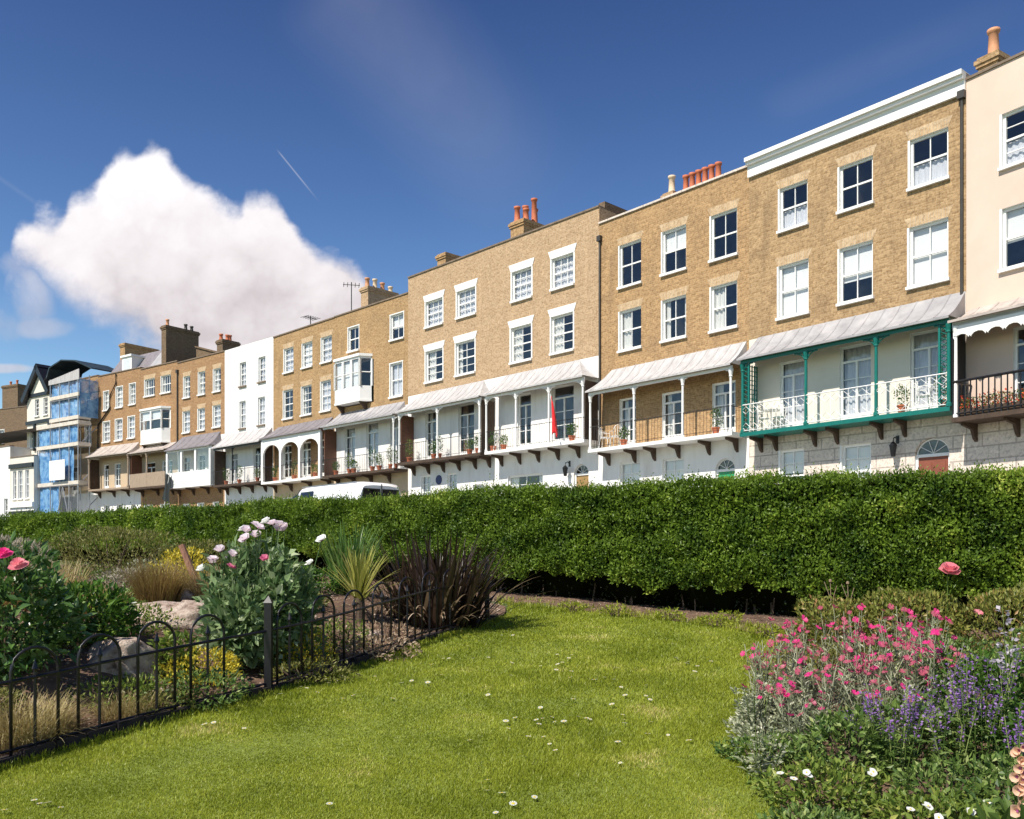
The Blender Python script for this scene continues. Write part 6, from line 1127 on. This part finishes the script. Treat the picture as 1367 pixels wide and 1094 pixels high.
# dry stalks by the hedge
for i_, (x_, y_, h_) in enumerate(((4.02, 11.35, .72), (4.22, 11.3, .70), (4.75, 11.0, .62))):
    b = MB(); b.tube([(0, 0, -.02), (.01, 0, h_*.6), (.0, 0, h_)], [.008, .006, .004], 5); b.tube([(.01, 0, h_*.6), (.08, 0, h_*.95)], .004, 4); b.tube([(.01, 0, h_*.7), (-.07, .02, h_*1.02)], .004, 4); b.lathe([(0, 0), (.02, .015), (.018, .04), (0, .05)], (0, 0, h_), 6)
    o = b.build('dry_stalk', 'dry_leaf'); o.location = (x_, y_, gz(x_, y_)); tag(o, ['left dry forked stalk against the dark foot of the hedge', 'middle dry stalk against the dark foot of the hedge', 'right dry stalk behind the bushy shrub'][i_], 'stalk', 'dry stalks by the hedge')
# weeds on the soil strip
WL = ['weed on the soil near the phormium end', 'second weed along the soil strip', 'weed in the middle of the soil strip', 'spreading weed on bare soil left of the bed', 'small weed close to the dark hedge foot', 'weed where the lawn meets the right bed', 'pale weed clump at the right end of the soil strip']
for i_, (x_, y_) in enumerate(((.9, 13.4), (1.5, 13.0), (2.2, 12.6), (2.75, 12.1), (3.0, 12.4), (3.25, 11.4), (3.55, 11.0))): shrub('weed', WL[i_], 'weed', x_, y_, .2, .16, .16, 260, .045, .02, 'grass_blade', 160+i_, .3, group='weeds on the soil strip')
# potted plants on the balconies
PG = 'potted plants on the balconies'
def pot_plant(root, x, y, z, h, mat, lab, seed, pm='pot_red', s=1.0):
    o = empty('potted_plant', at_house(root, x, y, z), 0, lab, 'potted plant', PG); b = MB(); b.lathe([(0, 0), (.10*s, 0), (.14*s, .22*s), (.155*s, .22*s), (.155*s, .26*s), (.12*s, .26*s), (0, .22*s)], (0, 0, 0), 12); b.build('pot', pm, o)
    v_, f_ = bush_leaves((0, 0, .26*s+h/2), (.2*s, .2*s, h/2), 260, .08, .04, seed, .3, -1, .8, .5, .6); npmesh('foliage', v_, f_, mat, o)
k = 0
for root, z, items in ((h5, 3.72, ((1.0, .5), (2.3, .8), (2.7, .5), (4.4, 1.0), (5.0, .6), (6.0, .9), (6.4, .7))), (h3a, 3.95, ((.9, .9), (2.9, .6), (3.3, .9), (5.6, .5), (6.2, .6))), (h3b, 3.95, ((.5, .6), (1.2, .4), (5.4, .5))), (hg, 3.4, ((5.9, .6), (7.1, 1.0))), (h4, 3.75, ((1.2, .7), (3.4, .9), (5.6, .5))), (h6, 3.87, ((1.2, .8), (2.8, .9), (4.9, .6))), (h2, 3.5, ((1.9, .5), (6.3, .7)))):
    nm_ = {h5: 'the balcony under the oriel window', h3a: 'the balcony of the plaque house', h3b: 'the balcony with the red flag', hg: 'the green verandah', h4: 'the white arcaded verandah', h6: 'the balcony of the all white house', h2: 'the brick walled verandah'}[root]
    for j, (x_, h_) in enumerate(items):
        k += 1; pot_plant(root, x_, -.6, z, h_, ('dark_leaf', 'rose_leaf', 'bed_green')[k % 3], '%s potted plant on %s' % (['leftmost', 'second from left', 'third from left', 'fourth from left', 'fifth from left', 'sixth from left', 'seventh from left'][j], nm_), 300+k)
fbx = empty('flower_box', at_house(hc, .25, -.86, 3.07), hc.rotation_euler.z, 'long trough of red and orange flowers behind black balcony bars', 'flower box')
q = MB(); q.box(0, 3.2, 0, .18, 0, .2); q.build('trough', 'dark_timber', fbx); rn = np.random.default_rng(9)
P = np.column_stack([rn.uniform(.05, 3.15, 1600), rn.uniform(0, .18, 1600), rn.uniform(.18, .5, 1600)]); v_, f_ = leaves(P, rn.normal(size=P.shape)+[0, 0, .6], rn.normal(size=P.shape), .06, .03); npmesh('foliage', v_, f_, 'bed_green', fbx)
P = np.column_stack([rn.uniform(.05, 3.15, 620), rn.uniform(-.03, .2, 620), rn.uniform(.28, .6, 620)*(.75+.3*np.sin(np.linspace(0, 20, 620)))]); v_, f_ = leaves(P, rn.normal(size=P.shape), rn.normal(size=P.shape), .06, .05); npmesh('flower', v_, f_, 'red_petal', fbx)
